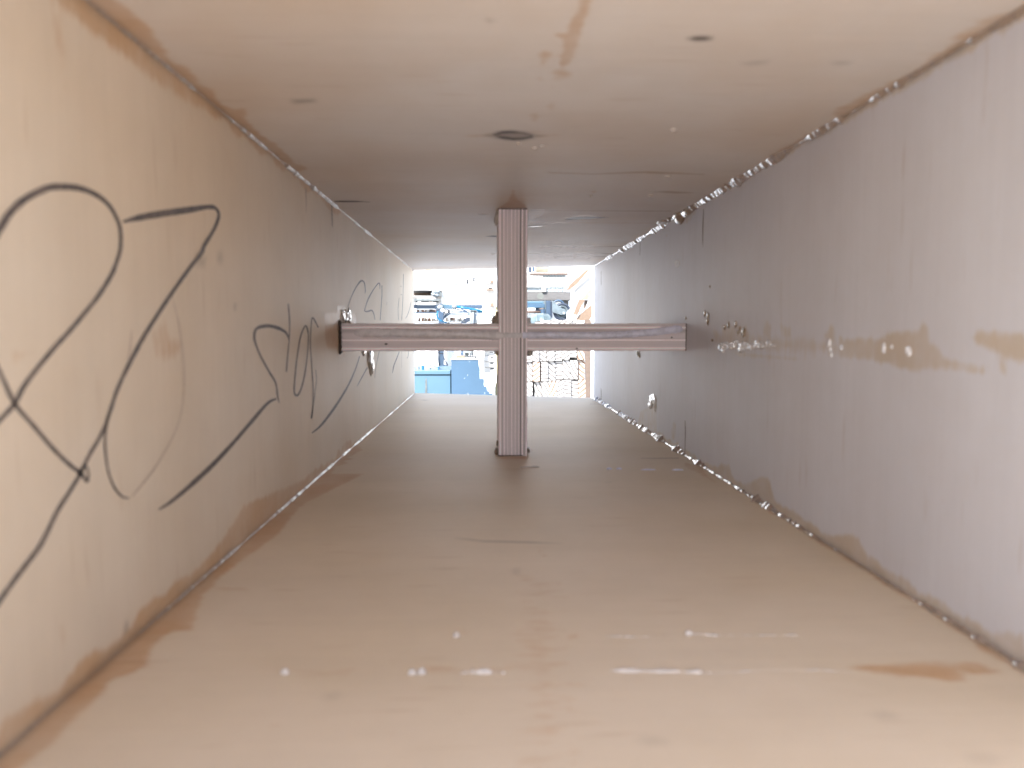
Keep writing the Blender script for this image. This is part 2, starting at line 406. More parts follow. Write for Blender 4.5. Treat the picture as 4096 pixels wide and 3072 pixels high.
# top panel ----------------------------------------------------------------
top_st = [
    (Q1([(540,-60),(640,-60),(830,70),(970,200),(1000,300),(1130,430),(1330,580),(1440,700),(1550,680),(1560,730),(1480,790),(1900,1120),(1700,1100),(400,0)]), .003, 1),
    (Q2([(1620,-40),(1700,-40),(1660,80),(1610,230),(1590,330),(1540,400),(1500,440),(1480,400),(1510,280),(1490,240),(1460,235),(1460,215),(1530,210),(1550,130),(1600,80)]), .0022, 1),
    (Q2([(1345,350),(1380,320),(1440,330),(1420,380),(1370,410)]), .003, .85),
    (Q2([(1440,440),(1500,425),(1560,450),(1540,500),(1460,520),(1440,580),(1430,500)]), .004, .62),
    (Q2(ell(1430,670,36,30)), .005, .6), (Q2(ell(1325,740,22,30)), .004, .7), (Q2(ell(1365,490,16,26)), .004, .6),
    (Q3([(1000,700),(1200,600),(1400,500),(1600,420),(1780,220),(1950,120),(2212,40),(2212,140),(1000,900)]), .004, .7),
    (Q2([(850,860),(1060,830),(1320,820),(1500,850),(1400,870),(1060,880)]), .004, .5),
    (Q2([(1080,1320),(1130,1290),(1160,1260),(1190,1190),(1210,1250),(1280,1310),(1290,1350),(1080,1350)]), .003, .85),
    (Q2([(1280,1320),(1420,1320),(1360,1370),(1290,1390)]), .002, .7), (Q2([(1280,1400),(1370,1395),(1300,1420)]), .001, .9),
    (Q2([(1510,1380),(1580,1360),(1640,1355),(1790,1372),(1700,1384),(1600,1388)]), .001, .9),
    (Q2([(2100,1400),(2180,1380),(2212,1375),(2190,1410),(2120,1440)]), .001, .9),
    (Q2([(1400,1085),(1700,1095),(2000,1080),(2212,1088),(2400,1098),(2400,1106),(2000,1096),(1700,1104),(1400,1096)]), .001, .7),
    (Q2([(2060,1212),(2212,1208),(2350,1218),(2212,1222)]), .001, .8), (Q2(ell(1700,1212,24,8)), .001, .8),
    (Q2([(1290,1327),(2190,1332),(2190,1337),(1290,1333)]), .0009, .75), (Q2([(1290,1404),(2130,1408),(2130,1412),(1290,1410)]), .0009, .7)]
for px_ in (1370, 1490, 1530, 1645): top_st.append((Q2([(px_-12,1550),(px_+16,1552),(px_+2,1566),(px_-6,1568)]), .0015, 1))
for px_, w_ in ((1410, 26), (1580, 16), (1060, 14)): top_st.append((Q2([(px_-w_,1598),(px_+w_*2.2,1598),(px_+w_*.6,1608),(px_-w_*.5,1616)]), .0015, 1))
for px_ in (1455, 1575, 1670): top_st.append((Q2([(px_-12,1621),(px_+18,1622),(px_+2,1632),(px_-6,1634)]), .0015, 1))
for y_, a_, b_ in ((1557, 1370, 1885), (1602, 1290, 1840), (1622, 1440, 1800)): top_st.append((Q2([(a_,y_-3),(b_,y_-2),(b_,y_+2),(a_,y_+2)]), .0016, .95))
top_dk = [(Q2([(1515,1380),(1560,1371),(1700,1369),(1795,1373),(1700,1382),(1590,1388),(1530,1386)]), .002, .85)]+[(Q2([(a_,y_-3),(b_,y_-2),(b_,y_+2),(a_,y_+2)]), .0016, .42) for y_, a_, b_ in ((1557, 1370, 1885), (1602, 1290, 1840), (1622, 1440, 1800))]+[(Q2([(px_-12,y_-4),(px_+18,y_-3),(px_+3,y_+9),(px_-6,y_+11)]), .0015, .35) for px_, y_ in ((1370,1556),(1490,1556),(1530,1556),(1645,1556),(1410,1602),(1580,1602),(1455,1624),(1575,1624),(1670,1624),(1060,1602))]+[
    (Q2([(1290,1328),(2190,1332),(2190,1336),(1290,1332)]), .0012, .3), (Q2([(1400,1088),(1700,1097),(2000,1084),(2400,1100),(2400,1104),(2000,1092),(1700,1103),(1400,1093)]), .001, .3), (Q2([(2060,1212),(2150,1206),(2240,1212),(2350,1218),(2212,1222)]), .001, .3),
    (Q3([(95,242),(130,232),(190,228),(235,236),(240,246),(200,256),(150,258),(110,254)]), .0025, .97),
    (Q2([(1060,850),(1110,828),(1180,826),(1250,835),(1310,850),(1310,872),(1250,884),(1180,886),(1100,876),(1080,860),(1120,858),(1180,868),(1250,866),(1290,858),(1250,846),(1180,842),(1130,845),(1080,862)]), .0012, .95),
    (Q2([(1030,858),(1100,830),(1180,822),(1260,832),(1320,852),(1310,874),(1250,888),(1170,888),(1090,876)]), .005, .5),
    (Q2([(1000,858),(1060,842),(1060,866)]), .003, .45), (Q2([(1310,850),(1400,856),(1310,872)]), .003, .4),
    (Q2([(1515,1380),(1580,1369),(1570,1384)]), .0008, .9), (Q2([(1640,1368),(1790,1372),(1650,1379)]), .0008, .75),
    (Q2([(1010,1493),(1060,1488),(1100,1488),(1100,1500),(1060,1497)]), .001, .97),
    (Q1([(1850,630),(1980,625),(1985,645),(1860,655)]), .004, .5), (Q2(ell(1040,130,14,10)), .003, .4),
    (Q3([(440,400),(520,385),(590,385),(560,405),(480,412)]), .004, .28), (Q3(ell(1060,398,50,10)), .004, .28),
    (Q2([(1335,1648),(1360,1648),(1350,1653)]), .001, .6)]
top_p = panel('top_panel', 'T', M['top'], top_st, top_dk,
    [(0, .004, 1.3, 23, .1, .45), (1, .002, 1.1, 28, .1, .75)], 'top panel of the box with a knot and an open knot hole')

# bottom panel ---------------------------------------------------------------
bot_st = [
    (Q6([(0,1800),(90,1659),(200,1600),(330,1500),(420,1390),(560,1280),(640,1180),(720,1090),(850,1060),(930,1000),(960,900),(1080,800),(1220,790),(1240,680),(1300,520),(1500,370),(1760,180),(1900,0),(2300,-200),(1800,-200),(0,1500)]), .003, 1),
    (Q6([(1330,515),(1450,510),(1600,525),(1400,545)]), .004, .6), (Q6([(1250,650),(1420,650),(1330,680)]), .004, .5),
    (Q7([(1185,470),(1240,540),(1300,560),(1310,620),(1230,630),(1190,600)]), .006, .46),
    (Q7([(1340,265),(1380,275),(1370,300),(1410,320),(1380,325),(1350,290)]), .003, .8),
    (Q7(ell(1570,828,24,18)), .004, 1), (Q7([(1190,420),(1500,470),(1530,700),(1450,720),(1300,690),(1200,600)]), .010, .30),
    (Q7([(1180,430),(1420,430),(1540,700),(1560,1659),(1250,1659),(1180,700)]), .014, .37), (Q7([(1500,560),(1530,700),(1570,1300),(1600,1659),(1560,1659),(1540,1300),(1500,800)]), .006, .5), (Q8([(1100,1025),(1300,1000),(1500,985),(1900,985),(2010,1030),(2100,1050),(1900,1070),(1800,1045),(1850,1110),(1750,1122),(1500,1078),(1280,1062)]), .003, .85),
    (Q7([(620,990),(680,1010),(900,1045),(1180,1020),(1180,1050),(800,1060),(650,1050)]), .004, .55),
    (Q7([(840,780),(880,780),(900,830),(860,840)]), .004, .45), (Q6([(1850,1040),(2212,1050),(2212,1068),(1880,1070)]), .004, .6),
    (Q6([(1590,1390),(1760,1385),(1650,1410)]), .005, .42), (Q7([(840,1270),(860,1290),(960,1305),(860,1306)]), .004, .42),
    (Q7([(1030,1160),(1160,1175),(1040,1190)]), .004, .42),
    (QB([(1310,1000),(1560,1060),(1640,1200),(1780,1290),(1720,1280),(1500,1150),(1300,1060)]), .002, .7),
    (crop(1880,1500,.241,[(400,1330),(940,1330),(1060,1250),(940,1180),(940,1400),(480,1400),(400,1290)]), .003, .75)]
bot_dk = [(Q7([(820,205),(900,210),(1000,222),(1300,228),(1500,240),(1300,238),(1000,230)]), .002, .4),
          (Q7([(2000,1480),(2080,1472),(2130,1490),(2060,1500)]), .005, .22), (Q8(ell(1330,1325,40,14)), .006, .22), (Q8(ell(1960,1600,60,14)), .006, .2),
          (QB([(210,1275),(330,1270),(230,1280)]), .0015, .4), (Q7(ell(1210,415,12,18)), .004, .25), (Q7(ell(45,1205,22,14)), .005, .2),
          (crop(1600,1020,.3797,[(200,1525),(310,1528),(260,1532)]), .003, .5)]
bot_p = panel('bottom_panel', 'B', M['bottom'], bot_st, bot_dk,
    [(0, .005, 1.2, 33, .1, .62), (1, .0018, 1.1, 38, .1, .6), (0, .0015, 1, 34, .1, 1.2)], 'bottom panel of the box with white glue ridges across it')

# ------------------------------------------------------------------ pencil marks, thin graphite ribbons lying on a panel
def catmull(pts, k=6):
    out = []
    for i in range(len(pts)-1):
        p0 = pts[max(i-1, 0)]; p1 = pts[i]; p2 = pts[i+1]; p3 = pts[min(i+2, len(pts)-1)]
        for j in range(k):
            t_ = j/k
            out.append(tuple(.5*((2*p1[a])+(-p0[a]+p2[a])*t_+(2*p0[a]-5*p1[a]+4*p2[a]-p3[a])*t_*t_+(-p0[a]+3*p1[a]-3*p2[a]+p3[a])*t_**3) for a in range(3)))
    out.append(tuple(pts[-1])); return out
def strokes(name, side, lst, m, parent):
    for st_ in lst: stroke(name, side, [st_], m, parent)
def stroke(name, side, lst, m, parent):
    c0 = {'L': XL, 'R': XR, 'T': ZT, 'B': ZB}[side]; vert = side in 'LR'; off = {'L': .00012, 'R': -.00012, 'T': -.00012, 'B': .00012}[side]
    mb = MB()
    for pts, w in lst:
        ws = w if isinstance(w, list) else [w]*len(pts)
        q = catmull([(x, y, ww) for (x, y), ww in zip(pts, ws)], 8)
        # true widths on the wall, found from the picture widths at that spot
        L = []; n = len(q)
        for i in range(n):
            x, y, ww = q[i]; a = q[max(i-1, 0)]; b_ = q[min(i+1, n-1)]; dx, dy = b_[0]-a[0], b_[1]-a[1]; l = math.hypot(dx, dy) or 1
            ww *= 1+.16*mnoise.noise(Vector((x*.05, y*.05, 1.3))); nx, ny_ = -dy/l*ww/2, dx/l*ww/2
            f_ = onX if vert else onZ
            L.append((f_(x+nx, y+ny_, c0), f_(x-nx, y-ny_, c0)))
        vs = []
        for a, b_ in L:
            for p in (a, b_):
                p = p.copy()
                if vert: p.x = c0+off
                else: p.z = c0+off
                vs.append(p)
        mb.add(vs, [(2*i, 2*i+1, 2*i+3, 2*i+2) for i in range(n-1)])
    o = mb.build(name, m); o.parent = parent; return o

A1 = Q1([(-120,1620),(0,1440),(60,1345),(160,1255),(300,1188),(400,1180),(500,1190),(600,1228),(680,1290),(730,1370),(758,1450),(760,1560),(740,1640)])+Q4([(700,160),(620,290),(540,390),(440,510),(340,620),(240,740),(150,860),(90,970),(30,1040),(-60,1130)])
W1 = [34,32,31,29,27,27,24,20,17,14,15,16,16]+[18,17,17,18,18,18,19,20,18,18]
C1 = Q1([(775,1402),(850,1382),(950,1362),(1050,1346),(1200,1325),(1310,1308),(1362,1318),(1380,1365),(1350,1450),(1290,1550)])+Q4([(1270,20),(1200,110),(1100,250),(1000,400),(900,560),(810,730),(740,880),(690,1030),(640,1160),(560,1300),(500,1420),(430,1540),(360,1650)])+Q6([(260,240),(150,390),(60,510),(-60,680)])
CW = [10,22,28,28,26,20,14,13,14,16]+[18,16,15,16,17,16,15,15,13,15,15,15,17]+[18,19,19,20]
L_main = [
    (A1, W1), (C1, CW),
    (Q4([(-60,660),(0,780),(90,970),(200,1100),(320,1240),(430,1350),(505,1410),(548,1468)]), [16,16,18,17,17,16,16,12]),
    (Q4([(548,1468),(556,1420),(540,1365),(505,1400)]), [10,9,8,8]),
    (Q4([(692,1020),(664,1150),(664,1280),(682,1400),(720,1500),(770,1558),(815,1568)]), [9,9,9,9,9,9,5]),
    (Q4([(1000,1640),(1080,1590),(1200,1490),(1350,1350),(1480,1210),(1600,1070),(1690,968),(1745,940)]), [6,13,18,18,15,15,12,8]),
    (Q4([(1762,965),(1752,920),(1740,840),(1700,770),(1650,680),(1620,610),(1606,560),(1611,510),(1640,487),(1700,480),(1760,495),(1805,522),(1825,565)]), [4,6,7,8,7,7,9,10,13,14,13,10,5]),
    (Q4([(1820,340),(1828,450),(1826,560),(1815,680),(1808,770)]), [5,5,4,5,5]),
    (Q4([(1945,520),(1930,478),(1900,540),(1880,650),(1865,780),(1858,890),(1875,920),(1900,880),(1925,780),(1942,650),(1948,540),(1938,485)]), [4,5,5,5,5,6,8,6,5,4,4,4]),
    (Q4([(2010,490),(1975,428),(1965,480),(1960,600),(1970,750),(1980,900),(1975,1000),(1966,1065)]), [6,6,4,4,4,4,5,6]),
    (Q4([(1966,1065),(1985,940),(1998,820),(1992,755)]), [4,2.5,2.5,2]),
    (Q4([(1970,1157),(2030,1105),(2110,1000),(2180,890)])+QL([(60,1200),(130,1070),(180,950),(215,840)])[1:], [4,9,10,8,6,5,4]),
    (QL([(100,360),(130,270),(170,185),(215,118),(240,105),(262,130),(270,200),(266,230)]), [2,3,4,6,6,4,3,1.5]),
    (QL([(412,185),(412,150),(400,128),(350,190),(300,280),(275,350),(265,400),(300,403),(330,393),(350,420),(364,485)]), [2,3,4,3.5,5,3,4,6,5,3.5,2]),
    (QL([(432,150),(432,250),(425,350),(415,490)]), 2.6),
    (QL([(190,1135),(235,1050),(290,950)]), [2,4,3]), (QL([(362,1050),(372,960),(398,830),(408,790)]), 1.6),
    (QL([(535,1005),(550,930),(578,860),(602,795)]), [2,4,4,2]),
    (QL([(642,40),(640,150),(636,300),(625,490)]), 1.9), (QL([(600,270),(590,380),(595,490)]), 1.5),
    (QL([(716,315),(702,380),(682,440),(662,472)]), [1.6,1.6,2,1.6]), (QL([(692,790),(688,840),(676,862)]), 1.6),
    (QL([(615,158),(622,162)]), 3), (QL([(617,238),(624,242)]), 3),
    (crop(1200,700,.3014,[(418,400),(422,520),(428,690)]), [3,3,1])]
L_faint = [(Q4([(1085,300),(1120,430),(1150,620),(1162,800),(1155,950),(1130,1080),(1070,1220),(960,1400),(830,1560)]), [2,3,3,3,3,3,4,6,4]),
           (Q1([(1930,1190),(1934,1280),(1932,1350)]), [5,3,1]), (Q1([(2095,1300),(2098,1430)]), [3,2]),
           (Q4([(830,510),(822,600),(810,690)]), [3,6,8]), (QL([(480,310),(478,345)]), 1.5), (QL([(625,790),(626,955)]), 1.3)]
strokes('pencil_stroke', 'L', L_main, M['graphite'], side_l); strokes('faint_pencil_line', 'L', L_faint, M['faint'], side_l)
strokes('pencil_line', 'R', [(QR([(1628,430),(1620,620),(1616,800),(1618,915)]), [2,4,3,1]), (QB([(1317,420),(1320,600),(1316,780),(1316,905)]), [2,3.4,2.6,3]),
    (QR([(825,850),(822,1015)]), [1.5,1.2]), ([(2405,1085),(2405,1141)], 1.3), ([(2404,1553),(2405,1603)], 1.3), (QB([(158,0),(156,150)]), 1.3)], M['graphite'], side_r)
strokes('pencil_line', 'T', [(crop(1200,700,.3014,[(455,345),(620,352),(870,352)]), [3,4,1.5]), (Q2([(60,1272),(180,1271),(290,1275)]), [5,4,1])], M['graphite'], top_p)
strokes('pencil_line', 'B', [(QB([(700,945),(900,947),(1230,944)]), [1.5,3,3]), (QB([(0,195),(130,195)]), 1.5)], M['faint'], bot_p)

# ------------------------------------------------------------------ glue squeezed out along the four corners
def seam(name, X, Z, sx, sz, yend, r0, seed, lump, label=None, mt='dull_seam'):
    rs = np.random.RandomState(seed); mb = MB(); n = int((yend-.001-Y0)/.0011); vs = []; fs = []; K = 7
    ys = np.linspace(Y0+.001, yend-.001, n+1)
    big = n1(ys, seed+100, .014); mid = n1(ys, seed+200, .0045); fine = n1(ys, seed+300, .0016)
    for i, y in enumerate(ys):
        gap = min(1, max(.28, (n1(np.array([y]), seed+400, .03)[0]-.22)*3)); r = r0*gap*min(1, .35+.65*max(0, y-.12)/.35)*(.5+.4*big[i]+lump*(.55*mid[i]**2+.35*fine[i]**2)); ra = r*(.9+.2*rs.rand()); rb = r*(.9+.2*rs.rand())
        for k in range(K):
            a = math.pi/2*k/(K-1); q = 1-.33*math.sin(2*a)*(1-.5*fine[i])
            jx = 1+(.12*(rs.rand()-.5) if 0 < k < K-1 else 0)
            dx = ra*math.cos(a)*q*jx; dz = rb*math.sin(a)*q*jx
            vs.append((X+sx*(dx-.0004*(k == K-1)), y, Z+sz*(dz-.0004*(k == 0))))
    for i in range(n):
        for k in range(K-1): fs.append((i*K+k, i*K+k+1, (i+1)*K+k+1, (i+1)*K+k))
    mb.add(vs, fs); o = mb.build(name, M[mt], box, smooth=True)
    if label: o['label'] = label
    return o
seam('glue_seam', XL, ZT, 1, -1, YLF, .0016, 1, 1.0)
seam('glue_seam', XR, ZT, -1, -1, YRF, .0034, 2, .8, 'shiny wet glue seam along the upper right corner', 'seam')
seam('glue_seam', XR, ZB, -1, 1, YRF, .0027, 3, 1.9, 'ragged glue seam along the lower right corner', 'seam')
seam('glue_seam', XL, ZB, 1, 1, YLF, .0013, 4, .8)

def onwall(side, px, py):
    c0 = {'L': XL, 'R': XR, 'T': ZT, 'B': ZB}[side]; return (onX if side in 'LR' else onZ)(px, py, c0)
def daub(name, side, spots, m, label=None, amp=.3, sub=3):
    if name in ('glue_drop', 'glue_smear', 'glue_flake') and len(spots) > 1 and not (name == 'glue_flake' and spots[0][2] > .005):
        for i, sp in enumerate(spots): daub1(name, side, [sp], m, None, amp, sub)
        return
    return daub1(name, side, spots, m, label, amp, sub)
def daub1(name, side, spots, m, label=None, amp=.3, sub=3):
    """spots: (px, py, half length along y, half length across, height) in metres"""
    mb = MB()
    for i, (px, py, ly, lw, h) in enumerate(spots):
        c = onwall(side, px, py); r = (h, ly, lw) if side in 'LR' else (lw, ly, h)
        mb.blob(c, r, None, seed=i+px*.01, amp=amp, sub=sub)
    o = mb.build(name, m, box, smooth=True)
    if label: o['label'] = label
    return o
def ridge(mb, side, pts, r0, seed):
    q = [onwall(side, *p) for p in pts]; L = []
    for i in range(len(q)-1):
        for k in range(24): L.append(q[i].lerp(q[i+1], k/24))
    L.append(q[-1]); n = len(L)
    rr = [r0*max(.06, .12+1.5*abs(mnoise.noise(Vector((i*.07, seed, 0))))**.8-.25+.35*mnoise.noise(Vector((i*.3, seed, 3)))+(.35 if i < n*.35 else 0))*min(1, .3+i/4, .3+(n-1-i)/4) for i in range(n)]
    mb.tube(L, rr, 8)
# white ridges and drops lying on the bottom panel
mb = MB(); ridge(mb, 'B', Q7([(1790,1045),(2212,1050)])+Q8([(0,1048),(250,1058),(600,1042),(900,1040),(1150,1055)])[1:], .00085, 1)
ridge(mb, 'B', Q7([(850,1060),(940,1055),(1080,1052),(1150,1062)]), .0010, 2)
o = mb.build('glue_ridge', M['white_glue'], box, smooth=True)
mb = MB(); ridge(mb, 'B', Q8([(60,805),(250,822),(600,820),(800,820)]), .0006, 3); ridge(mb, 'B', Q7([(1770,825),(1950,832),(2100,828)]), .00055, 4)
mb.build('glue_ridge', M['white_glue'], box, smooth=True)
daub('glue_drop', 'B', [(1139,2695,.0007,.0012,.0016),(1825,2546,.0009,.0011,.0016),(1648,2696,.0008,.0012,.0015),(1686,2694,.0008,.0013,.0017),
    (1933,2692,.0008,.0026,.0013),(2753,2537,.0009,.0012,.0014)], M['white_glue'], amp=.12)
daub('glue_flake', 'B', [(2115,1870,.0012,.0055,.0009),(2138,1869,.0010,.003,.001)], M['white_glue'])
daub('glue_drop', 'B', [(2437,1877,.0015,.0018,.0012),(2477,1877,.0015,.0018,.0012),(2594,1880,.001,.005,.0008),(2712,1881,.001,.004,.0008)], M['bead'])
# left wall, beside the brace end
daub('glue_lump', 'L', [tuple(QL([(310,850)])[0])+(.012,.0085,.003), tuple(QL([(322,930)])[0])+(.007,.0085,.003), tuple(QL([(250,800)])[0])+(.006,.003,.002)], M['clear_glue'], 'clear glue lump hanging under the left end of the crossbar', amp=.5)
daub('glue_lump', 'L', [tuple(QL([(48,450)])[0])+(.006,.0045,.0018), tuple(QL([(75,450)])[0])+(.006,.005,.002), tuple(QL([(110,455)])[0])+(.006,.0052,.0018)], M['clear_glue'], amp=.6)
# right wall smears
daub('glue_smear', 'R', [tuple(Q5([p])[0])+r for p, r in (((350,605),(.004,.0018,.001)),((390,598),(.004,.0022,.0012)),((437,610),(.004,.0032,.0015)),((545,600),(.005,.002,.0009)),((600,592),(.003,.0018,.0009)),((630,600),(.003,.001,.0008)),
    ((1328,620),(.0011,.002,.0007)),((1483,640),(.0014,.0018,.0006)),((980,590),(.0018,.0018,.0008)),((290,600),(.003,.001,.0008)),((460,598),(.003,.0022,.0012)),((425,622),(.004,.0024,.0014)),((475,615),(.002,.0012,.001)),((520,604),(.002,.0012,.0009)),((560,608),(.003,.0014,.0009)),((370,606),(.003,.0022,.0013)))], M['glint_white_glue'], 'glue drops with painted pale glints along the middle of the right panel', amp=.5)
daub('glue_smear', 'R', [tuple(Q5([p])[0])+r for p, r in (((196,400),(.002,.0022,.0008)),((216,430),(.002,.004,.001)),((320,490),(.002,.0015,.0006)),((345,475),(.002,.002,.0006)),((390,470),(.0025,.002,.0006)),((415,500),(.002,.0015,.0006)),((440,520),(.003,.0028,.0008)),((405,520),(.002,.0016,.0006)),((243,570),(.002,.001,.0006)),((75,430),(.002,.001,.0006)),((228,230),(.001,.001,.0005)))], M['amber_glue'], amp=.6)
daub('glue_flake', 'R', [tuple(QB([p])[0])+r for p, r in (((880,130),(.006,.004,.0012)),((850,170),(.008,.0055,.0012)),((905,180),(.004,.0065,.0014)),((830,210),(.008,.003,.001)))], M['clear_glue'], 'ragged glue flake on the right panel low behind the brace', amp=.6)
daub('glue_flake', 'R', [(2556,1413,.004,.0028,.002),(2560,1422,.002,.002,.0012)], M['clear_glue'], amp=.5)
rs_ = random.Random(11); sc_ = []
for i in range(16): sc_.append((2880+rs_.uniform(0, 150), 1382+rs_.gauss(0, 7), rs_.uniform(.0015, .005), rs_.uniform(.0005, .0018), rs_.uniform(.0005, .0012)))
for i in range(5): sc_.append((3290+rs_.uniform(0, 360), 1370+rs_.uniform(0, 50), rs_.uniform(.0006, .0014), rs_.uniform(.0006, .0015), .0006))
daub('glue_smear', 'R', sc_, M['glint_white_glue'], amp=.7)  # scattered whitish spots painted in for glints on the smear
# drips round the upper right corner
daub('glue_drip', 'R', [tuple(QR([(1345,535)])[0])+(.012,.0052,.005), tuple(QR([(1340,500)])[0])+(.014,.005,.006), tuple(QR([(1420,460)])[0])+(.016,.0045,.004)], M['amber_glue'], 'thick glue drip hanging in the upper right corner', amp=.15)
daub('glue_drip', 'T', [tuple(QR([(1130,590)])[0])+(.012,.006,.0018), tuple(QR([(1190,545)])[0])+(.004,.002,.002)], M['amber_glue'], amp=.3)
daub('glue_drop', 'T', [tuple(Q2([p])[0])+r for p, r in (((1225,903),(.0012,.0012,.001)),((1325,932),(.0012,.0012,.001)),((1372,918),(.0012,.0014,.001)),((2205,815),(.0016,.0014,.0012)),((2060,1232),(.002,.0015,.0012)),((2165,1110),(.0015,.002,.001)),((1000,1353),(.002,.004,.0006)),((1680,1235),(.002,.001,.001)))], M['white_glue'], amp=.3)
daub('glue_drip', 'T', [(2136,904,.003,.0062,.0006)], M['glint_white_glue'], amp=.3)

# ------------------------------------------------------------------ the cross brace
UX0, UX1 = P(1994, 1345, YC).x, P(2109, 1345, YC).x
BZ1, BZ0 = P(2400, 1294, YC).z, P(2400, 1404, YC).z
T = .080
st_u = [(0,.95),(.045,1.05),(.07,1.35),(.095,.8),(.17,.78),(.19,1.35),(.215,.88),(.30,.85),(.318,1.15),(.335,.85),(.44,.86),(.458,1.32),(.48,.85),(.57,.85),(.585,1.28),(.60,.84),(.695,.82),(.715,1.3),(.735,.75),(.755,.40),(.79,.45),(.80,.9),(.835,1.32),(.85,.80),(.90,.66),(.94,.72),(.965,1.3),(1,.9)]
st_c = [(0,.8),(.05,.95),(.10,1.35),(.13,.9),(.24,.85),(.36,.92),(.40,1.3),(.425,.85),(.50,.9),(.62,.9),(.66,.82),(.74,.7),(.77,.75),(.83,1.1),(.865,1.4),(.885,.85),(.95,.78),(1,.95)]
M['ply_u'] = plyedge('upright_ply', 0, UX0, UX1, st_u); M['ply_c'] = plyedge('crossbar_ply', 2, BZ0, BZ1, st_c)
def wobbly(a, b, long_axis, seed, n=60, amp=.00035):
    """board with slightly ragged sawn edges"""
    mb = MB(); vs = []; fs = []
    for i in range(n+1):
        f = i/n; q = []
        for (u, w) in ((0,0),(1,0),(1,1),(0,1)):
            dx = amp*mnoise.noise(Vector((f*30, u*5+w*9, seed)))+amp*.6*mnoise.noise(Vector((f*90, u*5+w*9, seed)))
            if long_axis == 2: p = (a[0]+(b[0]-a[0])*u+dx, a[1]+(b[1]-a[1])*w, a[2]+(b[2]-a[2])*f)
            else: p = (a[0]+(b[0]-a[0])*f, a[1]+(b[1]-a[1])*w, a[2]+(b[2]-a[2])*u+dx)
            vs.append(p)
    for i in range(n):
        for k in range(4): fs.append((i*4+k, i*4+(k+1) % 4, (i+1)*4+(k+1) % 4, (i+1)*4+k))
    fs += [(0,1,2,3), (n*4, n*4+1, n*4+2, n*4+3)]
    return mb.add(vs, fs)
up = wobbly((UX0, YC, ZB-.0008), (UX1, YC+T, ZT+.0008), 2, 1).build('upright', M['ply_u'], box, bevel=.0004)
up['label'] = 'vertical plywood strip of the cross brace, laminated edge to the front'
for xa, xb, s_ in ((XL-.0006, UX0+.0004, 2), (UX1-.0004, XR+.0006, 3)):
    cb = wobbly((xa, YC+.0012, BZ0), (xb, YC+T-.003, BZ1), 0, s_).build('crossbar', M['ply_c'], box, bevel=.0004)
    cb['label'] = 'left arm of the cross brace with a flat glue bead' if s_ == 2 else 'right arm of the cross brace with a thick pale glue bead'
    if s_ == 2: cbl = cb
    else: cbr = cb
def bead(name, pts, m, r, par, squash=1.0, lump=.12, seed=0):
    q = catmull([(x, y, rr) for (x, y), rr in zip(pts, r)], 14); L = [P(x, y, YC+.0008) for x, y, _ in q]
    rr = [w*(1+lump*mnoise.noise(Vector((i*.23, seed, 0)))+lump*.6*mnoise.noise(Vector((i*.9, seed, 5)))) for i, (_, _, w) in enumerate(q)]
    mb = MB(); mb.tube(L, rr, 14)
    mb.v = [(x, YC+.0008+(y-YC-.0008)*squash, z) for x, y, z in mb.v]
    o = mb.build(name, m, smooth=True); o.parent = par; return o
bead('glue_bead', [(2090,1341),(2150,1341),(2230,1340),(2320,1341),(2420,1341),(2520,1336),(2600,1330),(2670,1321),(2715,1317),(2730,1319)], M['bead'],
     [.0024,.0024,.0025,.0025,.0026,.0026,.0027,.0027,.0027,.0012], cbr, .85)
bead('glue_bead', [(2110,1341),(2060,1341),(2010,1341),(1980,1343),(1900,1338),(1800,1336),(1700,1334),(1600,1331),(1500,1331),(1440,1331),(1418,1330)], M['bead_left'],
     [.0024,.0024,.0025,.0034,.0030,.0030,.0031,.0031,.0032,.0030,.001], cbl, .55, .22, 4)
# thin dark gaps where the brace meets the panels
for a_, b2 in (((XR-.0007, YC+.0006, BZ0), (XR-.0002, YC+.02, BZ1)), ((UX0-.0002, YC-.0005, ZB+.0002), (UX1-.003, YC+.01, ZB+.0009)), ((UX0, YC-.0004, ZT-.0008), (UX1, YC+.01, ZT-.0002))):
    MB().box(a_, b2).build('joint_gap', M['brown'], box)
# voids in the ply and the dark joint at the left end
mb = MB()
for x, y, rx, rz in ((1545,1376,.0011,.0006),(2307,1394,.0008,.0006),(2687,1350,.0006,.0005),(1935,1347,.0007,.0005),(1905,1348,.0014,.0004)):
    o = MB().blob(P(x, y, YC+.0006), (rx, .0012, rz), None, seed=x, amp=.3, sub=2).build('ply_void', M['black'], smooth=True); o.parent = cbl if x < 2050 else cbr

# fillets of glue and torn fibre in the inner angles of the cross
for (x, y, rx, rz, s_, m_) in ((1984,1284,.0030,.0040,1,'seam'),(1990,1273,.0018,.0050,2,'seam'),(1992,1408,.0026,.0020,3,'seam'),(2117,1409,.0024,.0026,4,'seam'),(2122,1412,.0012,.0014,6,'clear_glue'),(2114,1289,.0016,.0030,5,'bead_left')):
    MB().blob(P(x, y, YC+.006), (rx, .005, rz), None, seed=s_, amp=.55, fr=3, sub=3).build('glue_fillet', M[m_], box, smooth=True)
